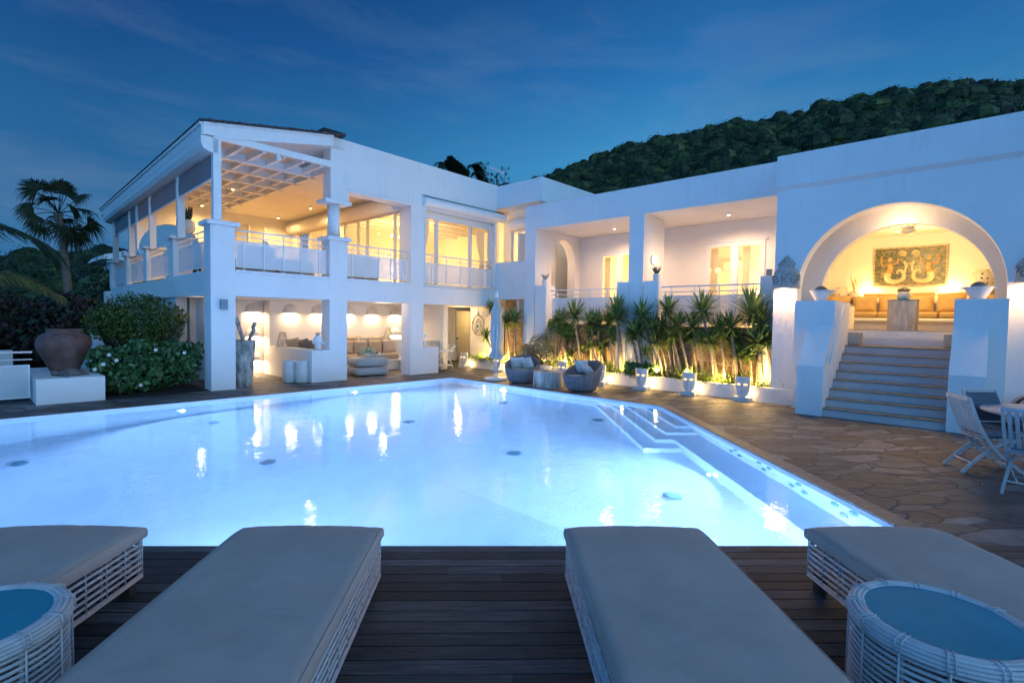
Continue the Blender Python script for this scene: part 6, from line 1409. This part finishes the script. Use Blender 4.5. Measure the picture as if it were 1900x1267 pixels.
def fan_palm():
    C_=Vector((2.62,24.2,5.25)); base=(2.75,24.2,-.6); t=thing('fan_palm','tall fan palm with rounded head standing dark against the sky at left','palm tree',base)
    b=MB(); b.tube(arcp([base,(2.85,24.2,2.0),(2.75,24.2,4.0),tuple(C_)],6),[.13]*6+[.12]*6+[.11]*6+[.14],12); b.build('trunk','ptrunk',t)
    q=[];pet=MB()
    for k in range(17):
        a=k*2.39996; f=(k+.5)/17; el=R(82)-f*R(118); d=Vector((math.cos(a)*math.cos(el),math.sin(a)*math.cos(el),math.sin(el))); pl_=rnd(.70,.92)
        e_=C_+d*pl_-Vector((0,0,.10*(1-el))); pet.tube([C_,C_+d*pl_*.5,e_],.014,5); q+=fan_leaf(e_,d*1+Vector((0,0,-.30)),rnd(.52,.64),30,.026)
    for k in range(12):
        a=rnd(-.9,1.2); e_=C_+Vector((.35*math.cos(a),.35*math.sin(a),-.5)); q+=fan_leaf(e_,(math.cos(a)*.3,math.sin(a)*.3,-1),rnd(.7,.95),14,.022)
    strip_mesh('fronds',q,'leaf_palm',t,base); pet.build('frond_stems','leaf_palm',t)
fan_palm()
def feather(P_,L,n=44,w=.018,droop=.5,side=None):
    out=[]; P2=arcp(P_,max(4,n//(len(P_)-1))); m=len(P2)
    for i in range(2,m-1):
        t_=(P2[min(i+1,m-1)]-P2[i-1]).normalized(); s=t_.cross(Vector((0,0,1))).normalized(); f=i/m; l=L*math.sin(PI*min(1,.12+f*.86))**.6*rnd(.9,1.1)
        for sg in (-1,1):
            v=(s*sg+t_*.75+Vector((0,0,.1))).normalized(); q_=t_; p0=P2[i]; A=[p0,p0+v*l*.4,p0+v*l*.75-Vector((0,0,droop*l*.25)),p0+v*l-Vector((0,0,droop*l*.7))]; W_=[w*.6,w,w*.6,.001]
            for j in range(3): out.append([A[j]-q_*W_[j],A[j]+q_*W_[j],A[j+1]+q_*W_[j+1],A[j+1]-q_*W_[j+1]])
    return out,P2
def coco(name,label,crown,base,fr,mt,L,w,mt2=None,tr=.16):
    t=thing(name,label,'palm tree',base); b=MB(); b.tube(arcp([base,tuple((Vector(base)+Vector(crown))/2+Vector((.2,0,0))),crown],8),tr,10); b.build('trunk','ptrunk',t)
    for k,(pts,m_) in enumerate(fr):
        q,P2=feather([crown]+pts,L,100,w); strip_mesh('frond',q,m_,t,base); b=MB(); b.tube(P2,[.03*(1-.8*i/len(P2)) for i in range(len(P2))],6); b.build('frond_rib',m_,t)
    return t
coco('coconut_palm','feathery coconut palm fronds reaching in from the left edge',(-1.45,14.2,2.55),(-1.9,14.8,-.1),[([(-.5,13.5,3.05),(.35,13.1,3.30),(1.0,13.0,3.12),(1.34,13.0,2.84)],'leaf_palm'),([(-.6,13.7,2.2),(.1,13.3,2.42),(.8,13.1,2.42),(1.38,13.0,2.14)],'leaf_gold'),([(-.9,13.2,3.6),(-.2,12.6,3.6),(.1,12.2,2.9)],'leaf_palm')],'leaf_palm',1.1,.021,tr=.14)
coco('coconut_palm','dark palm fronds showing above the parapet of the two storey wing',(22.4,25.4,10.0),(22.6,25.8,0),[([(21.9,25,11.0),(21.1,25,11.8)],'leaf_palm'),([(22.6,25,11.3),(23.2,25,11.75),(24.0,25,11.2)],'leaf_palm'),([(21.6,25,10.9),(20.7,25,11.35),(20.3,25,10.9)],'leaf_palm'),([(23.2,25,10.7),(24.0,25,10.9),(24.6,25,10.3)],'leaf_palm'),([(22.9,25,10.9),(23.5,25,11.3),(24.3,25,10.6)],'leaf_palm')],'leaf_palm',.85,.03)
for i,(x,z0,z1,lb) in enumerate(((23.05,9.5,11.7,'thin wispy sapling left of the panel aerial above the roof'),(24.0,9.5,11.2,'short wispy sapling under the panel aerial'),(24.95,9.5,11.85,'taller wispy sapling right of the panel aerial'))):
    t=thing('sapling',lb,'sapling',(x,24,7)); b=MB(); b.tube([(x,24,7),(x+.03,24,z0),(x,24,z1)],[.04,.03,.01],6); A=[]
    for k in range(12):
        z=z0+.8+(z1-z0-.8)*k/12; a=k*2.4; e_=(x+.35*math.cos(a)*(1-k/20),24+.3*math.sin(a),z+.12); b.tube([(x,24,z),e_],.008,4); cp,d=blob_pts(e_,(.10,.10,.12),26,.3,.2); A.append(leaves(cp,.045,.4,0,d,.3))
    b.build('stem','ptrunk',t); fastmesh('foliage',np.concatenate(A),'leaf_palm',t,loc=(x,24,7))
